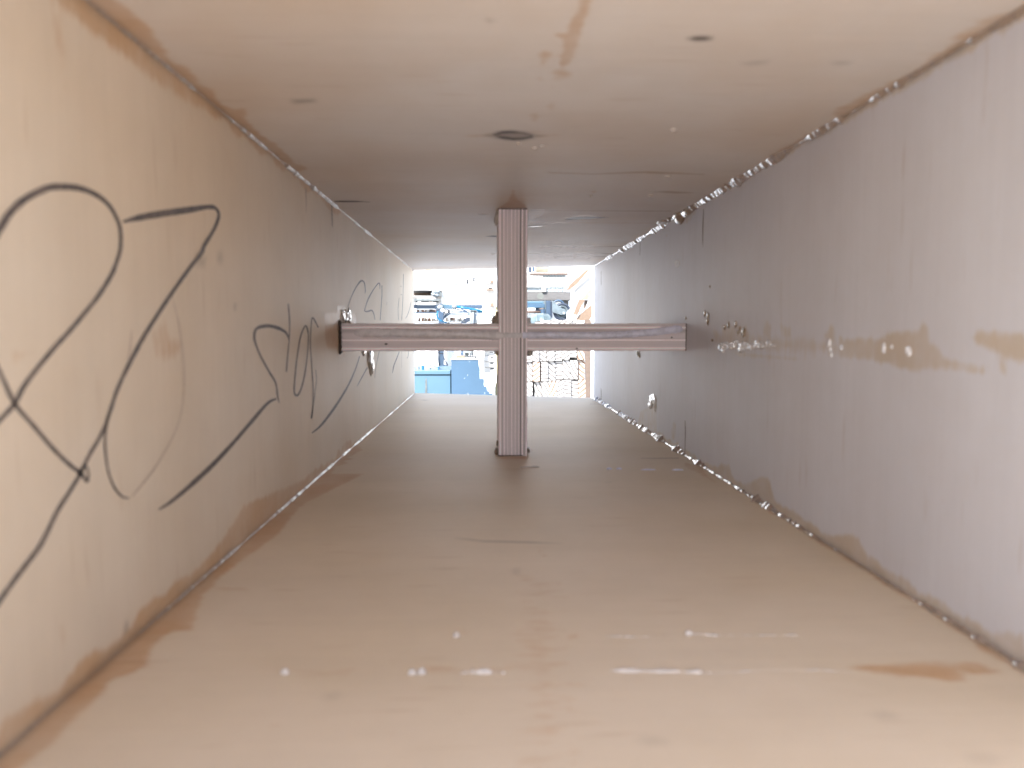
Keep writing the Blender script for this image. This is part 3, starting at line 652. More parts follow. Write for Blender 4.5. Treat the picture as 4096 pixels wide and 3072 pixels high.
# wedges of glue where the upright meets the top and bottom panels, and the crossbar ends
mb = MB()
for x, y, r in ((1990,868,(.0018,.004,.0050)),(1984,880,(.0016,.003,.0030)),(1984,892,(.0009,.002,.0022))): mb.blob(P(x, y, YC+.01), r, None, seed=x+y, amp=.4)
mb.build('glue_fillet', M['clear_glue'], box, smooth=True)
mb = MB()
for x, y, r in ((1986,1806,(.0015,.004,.0030)),(1989,1772,(.0008,.003,.0022)),(2113,1800,(.0012,.006,.0020))): MB().blob(P(x, y, YC+.01), r, None, seed=x+y, amp=.4).build('glue_fillet', M['dull_seam'], box, smooth=True)
mb = MB()
for i in range(7):
    mb.blob((XL+.0008, YC-.0012, BZ0+(BZ1-BZ0)*i/6), (.0011, .0016, .0022), None, seed=i, amp=.5)
mb.build('glue_fillet', paint('dark_joint', (.05, .035, .03), .5, .3, 300), box, smooth=True)

# =================================================================== the yard beyond the open end
Z1 = lambda x, y: (1600+x*.3797, 1020+y*.3797)
ZZ = lambda pts: [Z1(*p) for p in pts]
def zr(mb, x0, y0, x1, y1, Y, d): a = Z1(x0, y0); c = Z1(x1, y1); return mb.rect(a[0], a[1], c[0], c[1], Y, d)
def thing(name, label, cat, Y, zx, group=None, gz=-.52):
    p = P(*Z1(zx, 800), Y); o = empty(name, (p.x, p.y, gz)); tag(o, label, cat, group); return o
def single(mb, name, m, label, cat, group=None, smooth=False, bevel=0):
    return tag(mb.build(name, m, None, smooth, bevel), label, cat, group)
GZ = 2200  # a zoom row far below the ground line is never needed: legs are cut at the ground instead
def to_ground(mb, x0, x1, yt, Y, d, gz=-.52):
    a = P(*Z1(x0, yt), Y); b_ = P(*Z1(x1, yt), Y); mb.box((a.x, Y, gz), (b_.x, Y+d, a.z)); return mb

# white wall of the workshop behind everything
mb = MB(); mb.box((-4, 7.6, -.52), (4, 7.8, 3.2)); single(mb, 'workshop_wall', M['white'], 'plain white workshop wall closing the view behind the machines', 'wall')

# squared timbers, ends towards the box
q5 = lambda x, y: (2080+x*.1447, 1380+y*.1447)
rows = [
 ('topmost', -700, [(600,850),(858,1060),(1062,1250),(1254,1440),(1444,1640)], -385, []),
 ('second', -380, [(150,335),(342,528),(534,730),(742,952),(960,1163),(1167,1362),(1366,1562),(1590,1785)], 450, [465,455,452,448,440,400,355,408]),
 ('third', 480, [(140,348),(358,548),(586,775),(780,983),(987,1190),(1192,1390),(1394,1598),(1606,1802)], 1005, []),
 ('bottom', 1025, [(140,345),(400,598),(602,798),(802,1008),(1012,1208),(1212,1408),(1412,1612),(1620,1822)], 1560, [])]
proto = None
ordn = ['first', 'second', 'third', 'fourth', 'fifth', 'sixth', 'seventh', 'eighth']
for ri, (rn, yt, cols, yb, ybs) in enumerate(rows):
    for ci, (xa, xb) in enumerate(cols):
        top = yt
        if ri == 2: top = [480,478,470,465,460,415,418,412][ci]
        if ri == 3: top = [1025,1020,1020,1012,985,965,968,960][ci]
        if ri == 0: top = -700+[20,0,10,0,-2][ci]
        bot = ybs[ci] if ybs else (yb if ri != 2 else [1010,1005,1000,1000,980,940,950,950][ci])
        a = P(*q5(xa+1, top+1), 4.35); b_ = P(*q5(xb-1, bot-1), 4.35)
        dz = 0.0 if ri != 3 else min(0, -.515-b_.z)
        fr = random.uniform(-.015, .02)
        w, h = (b_.x-a.x), (a.z-b_.z)
        mb = MB(); mb.box((-w/2, 0, 0), (w/2, .78, h))
        or_ = (ri, ci) in ((2, 1), (1, 7), (3, 7), (3, 3), (2, 7))
        me_o = mb.build('timber', M['timber_orange' if or_ else 'timber'], bevel=.0015)
        me_o.location = ((a.x+b_.x)/2, 4.35+fr, b_.z)
        tag(me_o, f"squared pale timber, {ordn[ci]} from the left in the {rn} row of the stack", 'timber', 'squared timbers stacked with their ends to the box')
# bearer the stack rests on
a = P(*q5(140, 1562), 4.35); b_ = P(*q5(1822, 1562), 4.35)
single(MB().box((a.x, 4.45, -.52), (b_.x, 4.55, min(a.z, -.517))), 'bearer', M['weathered'], 'low bearer under the stack of squared timbers', 'bearer')
# tan board standing right of the stack
tb = thing('packing_board', 'tan board standing upright beside the timber stack', 'board', 4.3, 1980)
for i, (ya, yb) in enumerate(((-700, 405), (412, 960), (967, 1452))):
    pts = [q5(1792+18*max(0, ya)/700, ya+(60 if i else 0)), q5(1968, ya-(70 if i else 0)), q5(1968, yb-(70 if i < 2 else 0)), q5(1796+26*yb/1000, yb+(60 if i < 2 else 0))]
    MB().prism(pts, 4.3, .02).build('board_length', M['tan'], tb)
a = P(*q5(1830, 1440), 4.3); b_ = P(*q5(1960, 1440), 4.3)
MB().box((a.x, 4.302, -.52), (b_.x, 4.318, a.z)).build('foot', M['tan'], tb)
single(zr(MB(), 2012, 1000, 2050, 1640, 4.25, .02), 'white_batten', M['white'], 'white batten standing at the right edge of the opening', 'batten')

# blue cabinets
c1 = thing('blue_cabinet', 'low pale blue cabinet with a lid, behind the lower left corner of the opening', 'cabinet', 4.6, 340)
mb = MB(); a = P(*Z1(100, 1266), 4.6); b_ = P(*Z1(532, 1266), 4.6); mb.box((a.x, 4.6, -.52), (b_.x, 5.2, a.z)); mb.build('body', M['blue_light'], c1, bevel=.003)
zr(MB(), 100, 1217, 532, 1259, 4.59, .6).build('lid', M['blue_light'], c1, bevel=.003)
zr(MB(), 104, 1258, 528, 1267, 4.62, .5).build('lid_gap', M['black'], c1)  # black strip put in for the shaded gap between lid and body
MB().prism(ZZ([(267,1320),(276,1290),(284,1330),(286,1460),(264,1460),(266,1350)]), 4.597, .002).build('scratch', M['grey'], c1)
for i, (x0, x1, y0) in enumerate(((226, 256, 1166), (400, 416, 1180))):
    p0 = P(*Z1((x0+x1)/2, 1215), 4.7); p1 = P(*Z1((x0+x1)/2, y0), 4.7); r = (P(*Z1(x1, y0), 4.7).x-P(*Z1(x0, y0), 4.7).x)/2
    mb = MB(); mb.tube([p0, p0.lerp(p1, .85), p0.lerp(p1, .851), p1], [r*.85, r*.85, r, r*.96], 16)
    tag(mb.build('bottle', M['cyan'], None, False), ('tall' if i == 0 else 'small')+' bright blue bottle standing on the low pale blue cabinet', 'bottle', 'bright blue bottles on the low cabinet')
mb = MB(); mb.tube([P(*p, 4.75) for p in ZZ([(140,1190),(180,1172),(250,1160),(330,1160),(390,1178),(430,1200),(470,1214)])], .0018, 8)
single(mb, 'air_line', M['rail'], 'thin dark air line arching over the low blue cabinet', 'hose', smooth=True)
for i, (x, y) in enumerate(((200, 1196), (322, 1202), (322, 1160))):
    mb = MB(); mb.prism(ZZ([(x-7,y+12),(x-3,y),(x-8,y-10),(x+8,y-12),(x+3,y),(x+6,y+12)]), 4.72, .012)
    tag(mb.build('wing_knob', M['black']), ['small black wing knob left of the tall blue bottle', 'small black knob right of the tall blue bottle', 'black clip on the arching air line'][i], 'knob', 'small black knobs over the low cabinet')
c2 = thing('blue_cabinet', 'tall mid blue cabinet with white rim, right of the lower one', 'cabinet', 4.5, 750)
a = P(*Z1(540, 1103), 4.5); b_ = P(*Z1(972, 1103), 4.5); MB().box((a.x, 4.5, -.52), (b_.x, 5.1, a.z)).build('body', M['blue'], c2, bevel=.003)
zr(MB(), 536, 1094, 972, 1102, 4.495, .6).build('rim', M['white'], c2)
mb = MB()
for x, y, s in ((730,1122,4),(712,1265,4),(678,1298,4),(715,1463,7),(893,1455,5),(600,1190,2)): MB().prism(ZZ([(x-s*.5,y-s),(x+s*.3,y-s),(x+s*.5,y+s),(x-s*.2,y+s)]), 4.499, .002).build('paint_chip', M['white'], c2)
# things on the tall cabinet
single(zr(MB(), 598, 1062, 680, 1092, 4.6, .08), 'wooden_block', M['peach'], 'light wooden block lying on the tall blue cabinet', 'block', bevel=.002)
single(MB().prism(ZZ([(545,1093),(596,1063),(597,1093)]), 4.62, .06), 'wedge', M['grey'], 'dark grey wedge left of the light wooden block', 'wedge')
cr_ = thing('counter_box', 'black box with a row of white digits on the tall blue cabinet', 'counter', 4.6, 765)
zr(MB(), 722, 1068, 806, 1093, 4.6, .08).build('case', M['black'], cr_)
mb = MB()
for x in (728, 742, 755, 768, 778): zr(mb, x, 1076, x+4, 1086, 4.599, .002); 
mb.build('digit_marks', M['white'], cr_)
br = thing('clamp_bracket', 'grey cast bracket standing over the black counter box', 'bracket', 4.7, 710)
zr(MB(), 684, 1034, 722, 1093, 4.7, .05).build('upright', M['grey'], br, bevel=.002)
zr(MB(), 676, 1000, 756, 1034, 4.68, .09).build('head', M['silver'], br, bevel=.003)
zr(MB(), 642, 960, 664, 1060, 4.75, .03).build('arm', M['blue_dark'], br)
mb = MB()
for x in (740, 762, 785): zr(mb, x, 1000, x+9, 1067, 4.72, .02)
mb.build('spindles', M['grey'], br)
mb = MB(); mb.tube([P(*Z1(800, 960), 4.65), P(*Z1(800, 1090), 4.65)], .014, 14); single(mb, 'white_pipe', M['white'], 'short white pipe at the right end of the tall blue cabinet', 'pipe', smooth=True)

# machine frame: rails, post
mf = thing('machine_frame', 'blue steel machine frame with horizontal rails and a tall post', 'machine', 5.3, 430)
mb = MB(); to_ground(mb, 405, 457, 560, 5.3, .05); mb.build('post', M['rail'], mf, bevel=.002)
zr(MB(), 60, 524, 866, 562, 5.36, .05).build('rail', M['rail'], mf, bevel=.002)
zr(MB(), 60, 599, 866, 609, 5.36, .04).build('rail', M['blue'], mf)
zr(MB(), 60, 614, 866, 652, 5.38, .04).build('rail', M['white'], mf)
zr(MB(), 60, 462, 424, 488, 5.34, .05).build('rail', M['rail'], mf)
zr(MB(), 404, 1032, 460, 1039, 5.295, .06).build('strap', M['black'], mf)
a = P(*Z1(850, 524), 5.36); MB().box((a.x-.02, 5.37, -.52), (a.x+.004, 5.40, a.z-.01)).build('post', M['white'], mf)
a = P(*Z1(90, 462), 5.36); MB().box((a.x-.02, 5.37, -.52), (a.x+.01, 5.40, a.z)).build('post', M['white'], mf)
mb = MB(); mb.prism(ZZ([(420,1165),(460,1158),(495,1165),(500,1205),(430,1205)]), 5.2, .08); mb.build('foot_plate', M['blue_dark'], mf)
mb = MB(); mb.tube([P(*p, 5.29) for p in ZZ([(408,900),(402,1050),(405,1120),(415,1180)])], .0035, 8)
mb.tube([P(*p, 5.27) for p in ZZ([(456,1050),(470,1100),(490,1140),(505,1165)])], .0045, 8)
single(mb, 'black_cable', M['navy'], 'dark cable running down along the blue post', 'cable', smooth=True)
mb = MB(); mb.tube([P(*p, 5.2) for p in ZZ([(600,545),(680,558),(780,575),(870,598)])], .0085, 12)
single(mb, 'blue_hose', M['cyan'], 'thick bright blue hose sloping across the rails', 'hose', 'bright blue hoses on the machine', smooth=True)
mb = MB(); mb.tube([P(*p, 5.22) for p in ZZ([(400,590),(390,630),(398,665),(425,690),(470,706),(520,730)])], .0055, 12)
single(mb, 'blue_hose', M['cyan'], 'thin bright blue hose curling round the blue post', 'hose', 'bright blue hoses on the machine', smooth=True)
dc = thing('drag_chain', 'pale blue cable chain and couplings on top of the blue post', 'cable chain', 5.15, 480)
mb = MB()
for i in range(7): mb.prism(ZZ([(440+i*22,520+i*3),(456+i*22,516+i*3),(462+i*22,556+i*3),(446+i*22,560+i*3)]), 5.15, .04)
mb.build('links', M['blue_light'], dc)
mb = MB(); mb.tube([P(*p, 5.14) for p in ZZ([(372,612),(392,566),(415,530),(435,512),(446,525),(420,560),(395,590)])], .004, 8)
mb.tube([P(*p, 5.14) for p in ZZ([(370,570),(385,540),(412,528)])], .004, 8); mb.build('bracket_wires', M['rail'], dc, smooth=True)
mb = MB(); mb.tube([P(*Z1(548, 540), 5.14), P(*Z1(600, 546), 5.14)], .014, 12); mb.build('coupling', M['silver'], dc, smooth=True)
mb = MB(); mb.blob(P(*Z1(425, 548), 5.12), (.02, .02, .015), None, 3, .2); mb.build('bolt', M['silver'], dc, smooth=True)
sb = thing('sensor_unit', 'small sensor unit, black end with a round white cap, under the blue hose', 'sensor', 5.1, 540)
zr(MB(), 462, 574, 524, 612, 5.1, .05).build('head', M['black'], sb, bevel=.002)
zr(MB(), 524, 578, 622, 612, 5.1, .05).build('body', M['silver'], sb, bevel=.002)
mb = MB(); mb.tube([P(*Z1(487, 596), 5.095), P(*Z1(487, 596), 5.11)], .009, 16); mb.build('cap', M['white'], sb)
zr(MB(), 540, 588, 560, 592, 5.098, .004).build('slot', M['black'], sb)
mb = MB(); mb.blob(P(*Z1(448, 584), 5.1), (.012, .012, .012), None, 5, .1); mb.build('ball_joint', M['white'], sb, smooth=True)
mb = MB()
for w in ([(455,680),(490,640),(530,612)], [(455,668),(480,630),(500,612)], [(620,600),(660,590),(700,600),(735,612)], [(600,575),(650,572),(690,585),(720,605)]):
    mb.tube([P(*p, 5.18) for p in ZZ(w)], .0045, 8)
single(mb, 'control_cables', M['rail'], 'bundle of thin blue cables below the sensor unit', 'cables', smooth=True)
cy = thing('pneumatic_cylinder', 'upright silver pneumatic cylinder right of the sensor unit', 'cylinder', 5.1, 770)
mb = MB()
for xx, rr in ((750, .009), (772, .014), (796, .009)): mb.tube([P(*Z1(xx, 585), 5.12), P(*Z1(xx, 760), 5.12)], rr, 14)
mb.build('barrel', M['silver'], cy, smooth=True)
zr(MB(), 738, 580, 806, 590, 5.1, .04).build('cap', M['grey'], cy); zr(MB(), 780, 600, 786, 740, 5.095, .01).build('groove', M['navy'], cy)
zr(MB(), 715, 598, 740, 640, 5.12, .03).build('port', M['zinc'], cy)
mb = MB(); mb.tube([P(*p, 5.0) for p in ZZ([(495,722),(540,694),(600,680),(650,688),(690,712)])], .0028, 8)
single(mb, 'black_hose', M['grey'], 'thin dark hose arching just above the crossbar', 'hose', smooth=True)
single(MB().prism(ZZ([(650,690),(700,660),(735,655),(735,690),(690,720),(640,722)]), 5.15, .05), 'valve_block', M['navy'], 'dark valve block against the silver cylinder', 'valve')
# glass / pale grey sheets low behind the frame
single(MB().prism(ZZ([(190,980),(405,980),(405,1120),(330,1080),(200,1050)]), 5.5, .01), 'crumpled_sheet', M['mist'], 'pale crumpled plastic sheet left of the blue post', 'sheet')
single(MB().prism(ZZ([(460,980),(650,980),(640,1060),(540,1090),(520,1150),(480,1150),(460,1080)]), 5.5, .01), 'crumpled_sheet', M['mist'], 'pale crumpled plastic sheet right of the blue post', 'sheet')

# shelf with motor, tray
sh = thing('shelf_box', 'open wooden shelf box high on the left behind the opening', 'shelf', 5.6, 280)
zr(MB(), 100, 368, 430, 374, 5.5, .3).build('top_board', M['weathered'], sh)
zr(MB(), 100, 374, 430, 440, 5.8, .02).build('back_board', M['tan'], sh)
zr(MB(), 100, 430, 430, 440, 5.5, .3).build('bottom_board', M['pine'], sh)
a = P(*Z1(100, 440), 5.5); MB().box((a.x, 5.6, -.52), (a.x+.04, 5.64, a.z)).build('leg', M['pine'], sh)
a = P(*Z1(426, 440), 5.5); MB().box((a.x-.04, 5.6, -.52), (a.x, 5.64, a.z)).build('leg', M['pine'], sh)
mt = thing('motor', 'small grey electric motor on the wooden shelf box', 'motor', 5.45, 390)
mb = MB()
for x, y, r in ((370,392,.022),(400,388,.018),(360,415,.02),(385,425,.02),(345,408,.012)): mb.blob(P(*Z1(x, y), 5.45), (r, r, r*.8), None, x, .4)
mb.build('housing', M['silver'], mt, smooth=True)
MB().prism(ZZ([(392,405),(438,395),(440,437),(385,440)]), 5.44, .06).build('flange', M['grey'], mt)
tr = thing('parts_tray', 'grey blue parts tray with dark slots under the shelf box', 'tray', 5.5, 290)
zr(MB(), 100, 464, 424, 486, 5.28, .06).build('lip', M['grey'], tr)
mb = MB()
for a_, b2 in ((165,185),(220,262),(265,305),(345,405)): zr(mb, a_, 486, b2, 498, 5.3, .03)
mb.build('slots', M['black'], tr); zr(MB(), 310, 482, 340, 498, 5.29, .03).build('wood_chip', M['peach'], tr)
# split offcuts between the rails and in the bin
NTH = ['first','second','third','fourth','fifth','sixth','seventh','eighth','ninth','tenth','eleventh','twelfth','thirteenth','fourteenth','fifteenth']
def scraps(x0, x1, y0, y1, n, Y, where, seed):
    rs = random.Random(seed)
    for i in range(n):
        x = x0+(x1-x0)*(i+rs.random()*.7)/n; w = (x1-x0)/n*rs.uniform(.6, 1.3); sl = rs.uniform(-10, 10)
        pts = ZZ([(x, y1), (x+w, y1), (x+w+sl, y0+rs.uniform(0, 8)), (x+sl, y0+rs.uniform(0, 8))])
        o = MB().prism(pts, Y+rs.uniform(0, .05), .03).build('offcut', M[rs.choice(['scrap', 'scrap', 'scrap_pale', 'brown', 'pine'])])
        tag(o, f'split wood offcut {where}, {NTH[i]} from its left end', 'offcut', f'wood offcuts {where}')
scraps(190, 395, 658, 716, 15, 5.45, 'in the bin left of the blue post', 1)
scraps(470, 740, 660, 700, 12, 5.45, 'in the bin right of the blue post', 2)
scraps(175, 370, 573, 598, 8, 5.42, 'lying between the two upper rails', 3)
bn = thing('offcut_bin', 'white bin holding the split wood offcuts', 'bin', 5.4, 450)
a = P(*Z1(120, 700), 5.43); b_ = P(*Z1(745, 700), 5.43)
MB().box((a.x, 5.43, -.52), (b_.x, 5.445, a.z)).build('front', M['white'], bn); MB().box((a.x, 5.62, -.52), (b_.x, 5.635, a.z+.1)).build('back', M['white'], bn)

# white machine housing with crank clamps
wh = thing('white_machine', 'large white machine housing filling the upper middle left of the opening', 'machine', 5.7, 640)
mb = MB(); a = P(*Z1(428, 60), 5.7); b_ = P(*Z1(868, 60), 5.7); mb.box((a.x, 5.7, -.52), (b_.x, 6.3, a.z)); mb.build('housing', M['housing'], wh, bevel=.004)
mb = MB(); zr(mb, 452, 288, 610, 291, 5.69, .01); zr(mb, 452, 303, 610, 305, 5.69, .01); zr(mb, 694, 150, 696, 200, 5.69, .01); mb.build('panel_gap', M['mist'], wh)
mb = MB(); zr(mb, 681, 330, 684, 352, 5.69, .01); zr(mb, 738, 438, 742, 448, 5.69, .01); zr(mb, 738, 456, 742, 468, 5.69, .01); mb.tube([P(*Z1(583, 226), 5.69), P(*Z1(583, 226), 5.71)], .004, 8); mb.build('screw', M['grey'], wh)
mb = MB(); mb.tube([P(*Z1(518, 160), 5.65), P(*Z1(686, 236), 5.65)], .0035, 8); single(mb, 'steel_rod', M['rail'], 'thin blue grey rod leaning on the white machine housing', 'rod')
yb_ = thing('wall_board', 'white notice board with a pale yellow sheet at its right side, upper left of the opening', 'board', 6.0, 240)
zr(MB(), 268, 60, 426, 292, 6.05, .02).build('panel', M['white'], yb_); zr(MB(), 270, 60, 326, 284, 6.04, .005).build('paper', M['yellow'], yb_)
zr(MB(), 268, 292, 426, 297, 6.03, .03).build('ledge', M['mist'], yb_); a = P(*Z1(300, 297), 6.06); MB().box((a.x-.03, 6.06, -.52), (a.x+.03, 6.08, a.z)).build('leg', M['white'], yb_)
ck = thing('crank_clamp', 'steel clamp with two dark crank handles on the white machine', 'clamp', 5.6, 740)
zr(MB(), 698, 204, 752, 210, 5.6, .03).build('bar', M['rail'], ck); zr(MB(), 732, 210, 746, 238, 5.6, .02).build('stem', M['zinc'], ck)
mb = MB(); mb.tube([P(*p, 5.6) for p in ZZ([(712,256),(735,250),(745,240),(770,236)])], .003, 8); mb.build('crank', M['grey'], ck)
for x, y0, y1 in ((712, 258, 304), (778, 236, 282)):
    mb = MB(); mb.tube([P(*Z1(x, y0), 5.58), P(*Z1(x, y1), 5.58)], .0065, 10); mb.build('handle', M['black'], ck, smooth=True)
mb = MB(); mb.tube([P(*p, 5.66) for p in ZZ([(752,206),(860,180),(950,150)])], .0025, 6); mb.tube([P(*p, 5.66) for p in ZZ([(770,218),(835,215),(775,260)])], .0025, 6)
mb.build('stay_wire', M['mist'], ck)

# notched boards, stood and stacked, left of the upright
nb = 0
def notched(x0, y0, x1, y1, slots, Y, label, m='pine'):
    mb = MB(); zr(mb, x0, y0, x1, y1, Y, .25)
    r = thing('notched_board', label, 'board', Y, (x0+x1)/2, 'pale notched boards in a column')
    mb.build('plank', M[m], r, bevel=.0015)
    if slots:
        s2 = MB()
        for a_, b2, c_, d_ in slots: zr(s2, a_, b2, c_, d_, Y-.002, .01)
        s2.build('notch', M['black'], r)
    return r
ys_ = [60, 300, 372, 470, 540, 625, 735, 860, 1000, 1062, 1122, 1182, 1240]
desc = ['uppermost', 'second', 'third', 'fourth', 'fifth', 'sixth', 'seventh', 'eighth', 'ninth', 'tenth', 'eleventh', 'twelfth']
sl = {1: [(930,342,970,356)], 5: [(935,680,968,690)], 8: [(948,1022,980,1028)], 9: [(950,1076,984,1090)], 10: [(950,1133,984,1147)], 11: [(952,1192,988,1206)]}
offs = [(885, 992), (905, 990), (870, 998), (880, 990), (872, 1000), (868, 996), (868, 998), (886, 998), (888, 1000), (886, 1000), (888, 1000), (886, 1004)]
for i in range(12):
    notched(offs[i][0], ys_[i]+1, offs[i][1], ys_[i+1]-1, sl.get(i), 4.38+.012*(i % 3), f'pale notched board, {desc[i]} from the top of the column left of the upright')
for i, (x0, y0, x1, y1) in enumerate(((905,358,990,372),(955,505,992,540),(950,265,985,292))):
    single(zr(MB(), x0, y0, x1, y1, 4.36, .03), 'wood_chip', M['peach'], ['orange wood chip under the first notch of the board column', 'orange wood chip low on the upper board column', 'orange wood chip high on the board column'][i], 'wood chip', 'orange chips on the board column')
lb = thing('stepped_boards', 'white boards with a stepped lower edge hanging in front of the tall blue cabinet', 'boards', 4.4, 930)
MB().prism(ZZ([(820,960),(884,960),(884,1304),(842,1304),(841,1182),(832,1180)]), 4.33, .02).build('plank', M['pine'], lb)
MB().prism(ZZ([(887,1242),(1014,1242),(1014,1345),(966,1458),(944,1455),(938,1434),(920,1430),(914,1386),(886,1380)]), 4.31, .02).build('plank', M['white'], lb)
zr(MB(), 884, 1080, 887, 1245, 4.34, .03).build('joint', M['grey'], lb)
zr(MB(), 820, 900, 1010, 962, 4.34, .03).build('hanging_rail', M['pine'], lb)
single(zr(MB(), 1002, 60, 1100, 548, 5.2, .02), 'speckled_board', M['mist'], 'pale grey speckled board half hidden behind the upper part of the upright', 'board')
bb = MB(); a = P(*Z1(1003, 1000), 5.2); bb.box((a.x, 5.22, -.52), (a.x+.06, 5.24, a.z+.3)); single(bb, 'pale_board', M['yellow'], 'pale yellow board half hidden behind the lower part of the upright', 'board')

# right side, upper: shelves, beams
single(zr(MB(), 1100, 186+204, 1802, 476, 5.5, .12), 'weathered_beam', M['weathered'], 'grey weathered beam lying across above the caster cart', 'beam', bevel=.003)
kn = bpy.data.objects['weathered_beam']
mb = MB(); c = P(*Z1(1480, 432), 5.499); mb.tube([c, c+Vector((0, .004, 0))], .024, 20); o = mb.build('knot', paint('knot_wood', (.12, .125, .115), .8, .1, 60)); o.parent = kn
a = P(*Z1(1130, 476), 5.55); b_ = P(*Z1(1790, 476), 5.55)
for x, lb_ in ((a.x, 'left'), (b_.x-.06, 'right')):
    single(MB().box((x, 5.56, -.52), (x+.05, 5.6, a.z-.002)), 'beam_prop', M['weathered'], f'grey prop under the {lb_} end of the weathered beam', 'prop', 'props under the weathered beam')
bs = thing('block_stack', 'small pale blocks laid like bricks on the weathered beam', 'blocks', 5.5, 1640)
mb = MB(); rs = random.Random(5)
for r_ in range(3):
    for c_ in range(5): x = 1548+c_*41+(r_ % 2)*6; zr(mb, x, 338+r_*17, x+38, 352+r_*17, 5.5+rs.uniform(0, .01), .08)
mb.build('blocks', M['mist'], bs); zr(MB(), 1546, 336, 1750, 388, 5.53, .07).build('backing', M['navy'], bs)
single(zr(MB(), 1492, 340, 1540, 387, 5.48, .1), 'white_block', M['white'], 'white block left of the brick like blocks', 'block', bevel=.003)
single(zr(MB(), 1100, 342, 1488, 387, 5.52, .1), 'pale_plank', M['mist'], 'pale plank end lying on the weathered beam', 'plank')
single(zr(MB(), 1100, 240, 1752, 332, 5.5, .12), 'white_plank', M['pine'], 'broad whitish plank above the brick like blocks', 'plank', bevel=.003)
single(zr(MB(), 1372, 190, 1765, 208, 5.48, .05), 'brown_batten', M['brown'], 'thin brown batten under the log', 'batten')
mb = MB()
for i in range(8): zr(mb, 1512+i*30, 209, 1536+i*30, 226, 5.5, .06)
single(mb, 'scalloped_strip', M['mist'], 'scalloped pale strip under the brown batten', 'strip')
mb = MB(); p0 = P(*Z1(1495, 150), 5.75); mb.tube([p0+Vector((-.045, 0, 0)), p0+Vector((.045, 0, 0))], .04, 20)
single(mb, 'log', M['log'], 'short round log lying on the brown batten', 'log', smooth=False)
single(zr(MB(), 1562, 110, 1802, 184, 5.6, .02), 'pale_blue_sheet', M['mist'], 'pale blue sheet standing right of the log', 'sheet')
wn = thing('dark_crate', 'dark blue crate with white divider at the top beside the upright', 'crate', 5.6, 1390)
zr(MB(), 1358, 110, 1386, 178, 5.6, .1).build('side', M['navy'], wn); zr(MB(), 1392, 110, 1418, 168, 5.6, .1).build('side', M['rail'], wn); zr(MB(), 1386, 110, 1392, 184, 5.59, .1).build('divider', M['white'], wn)
rk = thing('rack', 'white rack panel carrying the planks on the upper right', 'rack', 5.8, 1450)
a = P(*Z1(1060, 60), 5.85); b_ = P(*Z1(1815, 60), 5.85); MB().box((a.x, 5.85, -.52), (b_.x, 5.88, a.z)).build('back_panel', M['white'], rk)
zr(MB(), 1080, 332, 1800, 337, 5.5, .36).build('shelf', M['white'], rk)
zr(MB(), 1340, 208, 1800, 212, 5.55, .31).build('shelf', M['white'], rk); zr(MB(), 1340, 184, 1800, 189, 5.52, .33).build('shelf', M['white'], rk)

# the cart with its caster
ct = thing('caster_cart', 'blue grey tubular cart with a large caster wheel, right of the upright', 'cart', 5.2, 1550)
zr(MB(), 1100, 486, 1525, 512, 5.23, .04).build('frame_tube', M['blue_light'], ct, bevel=.002)
zr(MB(), 1100, 513, 1525, 556, 5.21, .05).build('frame_tube', M['blue'], ct, bevel=.002)
zr(MB(), 1425, 556, 1480, 600, 5.24, .04).build('gusset', M['rail'], ct)
mb = MB(); to_ground(mb, 1540, 1590, 480, 5.2, .06); mb.build('post', M['rail'], ct, bevel=.002)
mb = MB(); to_ground(mb, 1512, 1538, 480, 5.22, .04); mb.build('post', M['zinc'], ct, bevel=.002)
zr(MB(), 1346, 558, 1424, 583, 5.2, .01).build('label_plate', M['white'], ct)
mb = MB(); zr(mb, 1352, 566, 1354, 578, 5.198, .004); zr(mb, 1408, 566, 1410, 578, 5.198, .004); zr(mb, 1366, 566, 1398, 568, 5.198, .004); o = mb.build('label_print', M['grey']); o.parent = ct; o.matrix_parent_inverse = ct.matrix_basis.inverted()
def ring(c, prof, seg=40, ax=None):
    """lathe about the Y axis: prof = (radius, y offset)"""
    mb = MB(); vs = []; fs = []; n = len(prof)
    for i in range(seg):
        a = 2*math.pi*i/seg
        for r, dy in prof: vs.append((c.x+r*math.cos(a), c.y+dy, c.z+r*math.sin(a)*1.0))
    for i in range(seg):
        for k in range(n): fs.append((i*n+k, ((i+1) % seg)*n+k, ((i+1) % seg)*n+(k+1) % n, i*n+(k+1) % n))
    return mb.add(vs, fs)
wc = P(*Z1(1706, 598), 5.18); R = (P(*Z1(1800, 598), 5.18).x-wc.x)
tyre = ring(wc, [(R*.72, -.012), (R*.80, -.019), (R*.95, -.016), (R, 0), (R*.95, .016), (R*.80, .019), (R*.72, .012)]).build('tyre', M['navy'], ct, smooth=True)
rim = ring(wc, [(.001, -.008), (R*.15, -.016), (R*.22, -.006), (R*.50, -.004), (R*.58, -.015), (R*.70, -.012), (R*.74, 0), (R*.70, .012), (.001, .012)]).build('rim', M['zinc'], ct, smooth=True)
mb = MB(); mb.prism(ZZ([(1602,480),(1622,486),(1650,520),(1735,580),(1750,600),(1748,622),(1730,634),(1700,632),(1604,604)]), 5.145, .006); mb.build('fork', M['zinc'], ct, bevel=.002)
mb = MB(); mb.tube([P(*Z1(1725, 610), 5.13), P(*Z1(1725, 610), 5.2)], .009, 14); mb.build('axle', M['silver'], ct)
zr(MB(), 1590, 490, 1606, 660, 5.16, .05).build('mount_plate', M['navy'], ct)
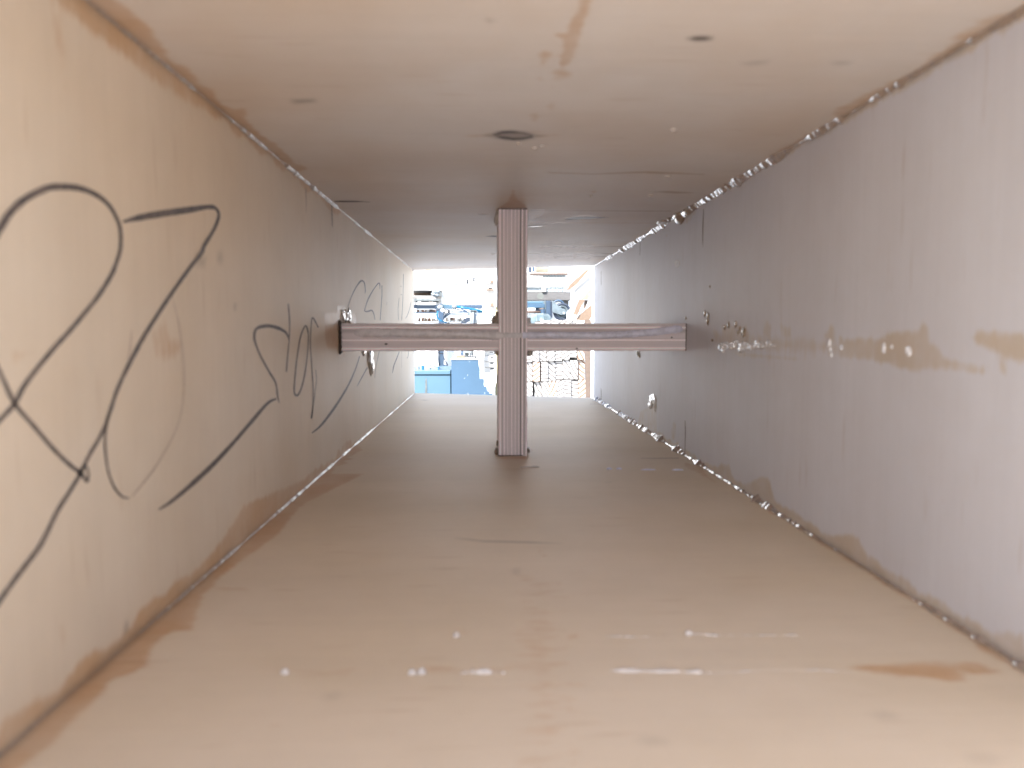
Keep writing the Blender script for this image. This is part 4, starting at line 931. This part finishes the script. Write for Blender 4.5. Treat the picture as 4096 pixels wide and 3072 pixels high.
# second, far wheel seen behind
wc2 = P(*Z1(1668, 540), 5.45); ring(wc2, [(R*.55, -.01), (R*.66, -.016), (R*.78, -.012), (R*.8, 0), (R*.7, .016), (R*.55, .01)]).build('tyre', M['blue_dark'], ct, smooth=True)
ml = thing('mallet', 'mallet with a brown wooden handle and blue grey head below the cart tube', 'mallet', 5.1, 1450)
mb = MB(); mb.tube([P(*Z1(1250, 600), 5.12), P(*Z1(1482, 600), 5.12)], .0075, 12); mb.build('handle', M['brown'], ml, smooth=True)
mb = MB(); mb.tube([P(*Z1(1506, 572), 5.12), P(*Z1(1506, 626), 5.12)], .017, 16); mb.build('head', M['blue_dark'], ml); zr(MB(), 1468, 560, 1510, 572, 5.11, .03).build('wedge', M['brown'], ml)
dr = thing('galvanised_drum', 'rounded galvanised drum lying just above the crossbar, right of the upright', 'drum', 5.0, 1470)
p0 = P(*Z1(1360, 730), 5.05); p1 = P(*Z1(1590, 735), 5.05); r = P(*Z1(1500, 615), 5.05).z-P(*Z1(1500, 735), 5.05).z
mb = MB(); mb.tube([p0.lerp(p1, f) for f in (0, .05, .15, .3, .31, .33, .34, .6, .61, .63, .64, .85, .96, 1)], [r*k_ for k_ in (.45, .68, .85, .95, .98, .98, .95, 1, 1.03, 1.03, 1, .96, .8, .6)], 32)
mb.build('shell', M['drum'], dr, smooth=True)
# leaning planks, far right
def lean(pts, Y, m, label, d=.02): return single(MB().prism(ZZ(pts), Y, d), 'leaning_plank', M[m], label, 'plank', 'offcut planks leaning at the right of the opening')
lean([(1758,370),(1800,300),(1975,145),(1986,168),(1880,290),(1800,360)], 4.86, 'peach', 'long narrow tan plank leaning diagonally at the upper right')
lean([(1800,60),(2090,60),(2090,420),(1830,700),(1755,715),(1762,600),(1800,560)], 4.97, 'white', 'broad white sheet behind the leaning planks')
lean([(1832,330),(1880,290),(2000,170),(2035,240),(1830,410),(1835,400)], 4.92, 'pine', 'white plank just below the long tan plank')
lean([(1826,622),(1890,470),(1948,474),(1866,636)], 4.80, 'peach', 'short tan plank tilted above the brown board')
lean([(1842,682),(1948,580),(2024,518),(2024,648),(1990,690),(1900,692)], 4.82, 'peach', 'broad tan board leaning low at the right')
lean([(1908,470),(1985,385),(2024,345),(2024,468)], 4.84, 'scrap_pale', 'pale tan triangular board corner')
lean([(1930,560),(1948,476),(1985,476),(1955,560)], 4.87, 'tan', 'dark tan sliver between the two lower tan planks')
lean([(1805,400),(1830,390),(1832,450),(1806,476)], 4.85, 'mist', 'small grey piece at the foot of the long tan plank')
mb = MB(); a = P(*Z1(2024, 700), 4.96); b_ = P(*Z1(1860, 700), 4.96); mb.box((b_.x, 5.2, -.52), (a.x+.1, 5.24, a.z)); single(mb, 'leaning_rack', M['white'], 'white rack the leaning planks rest on', 'rack')
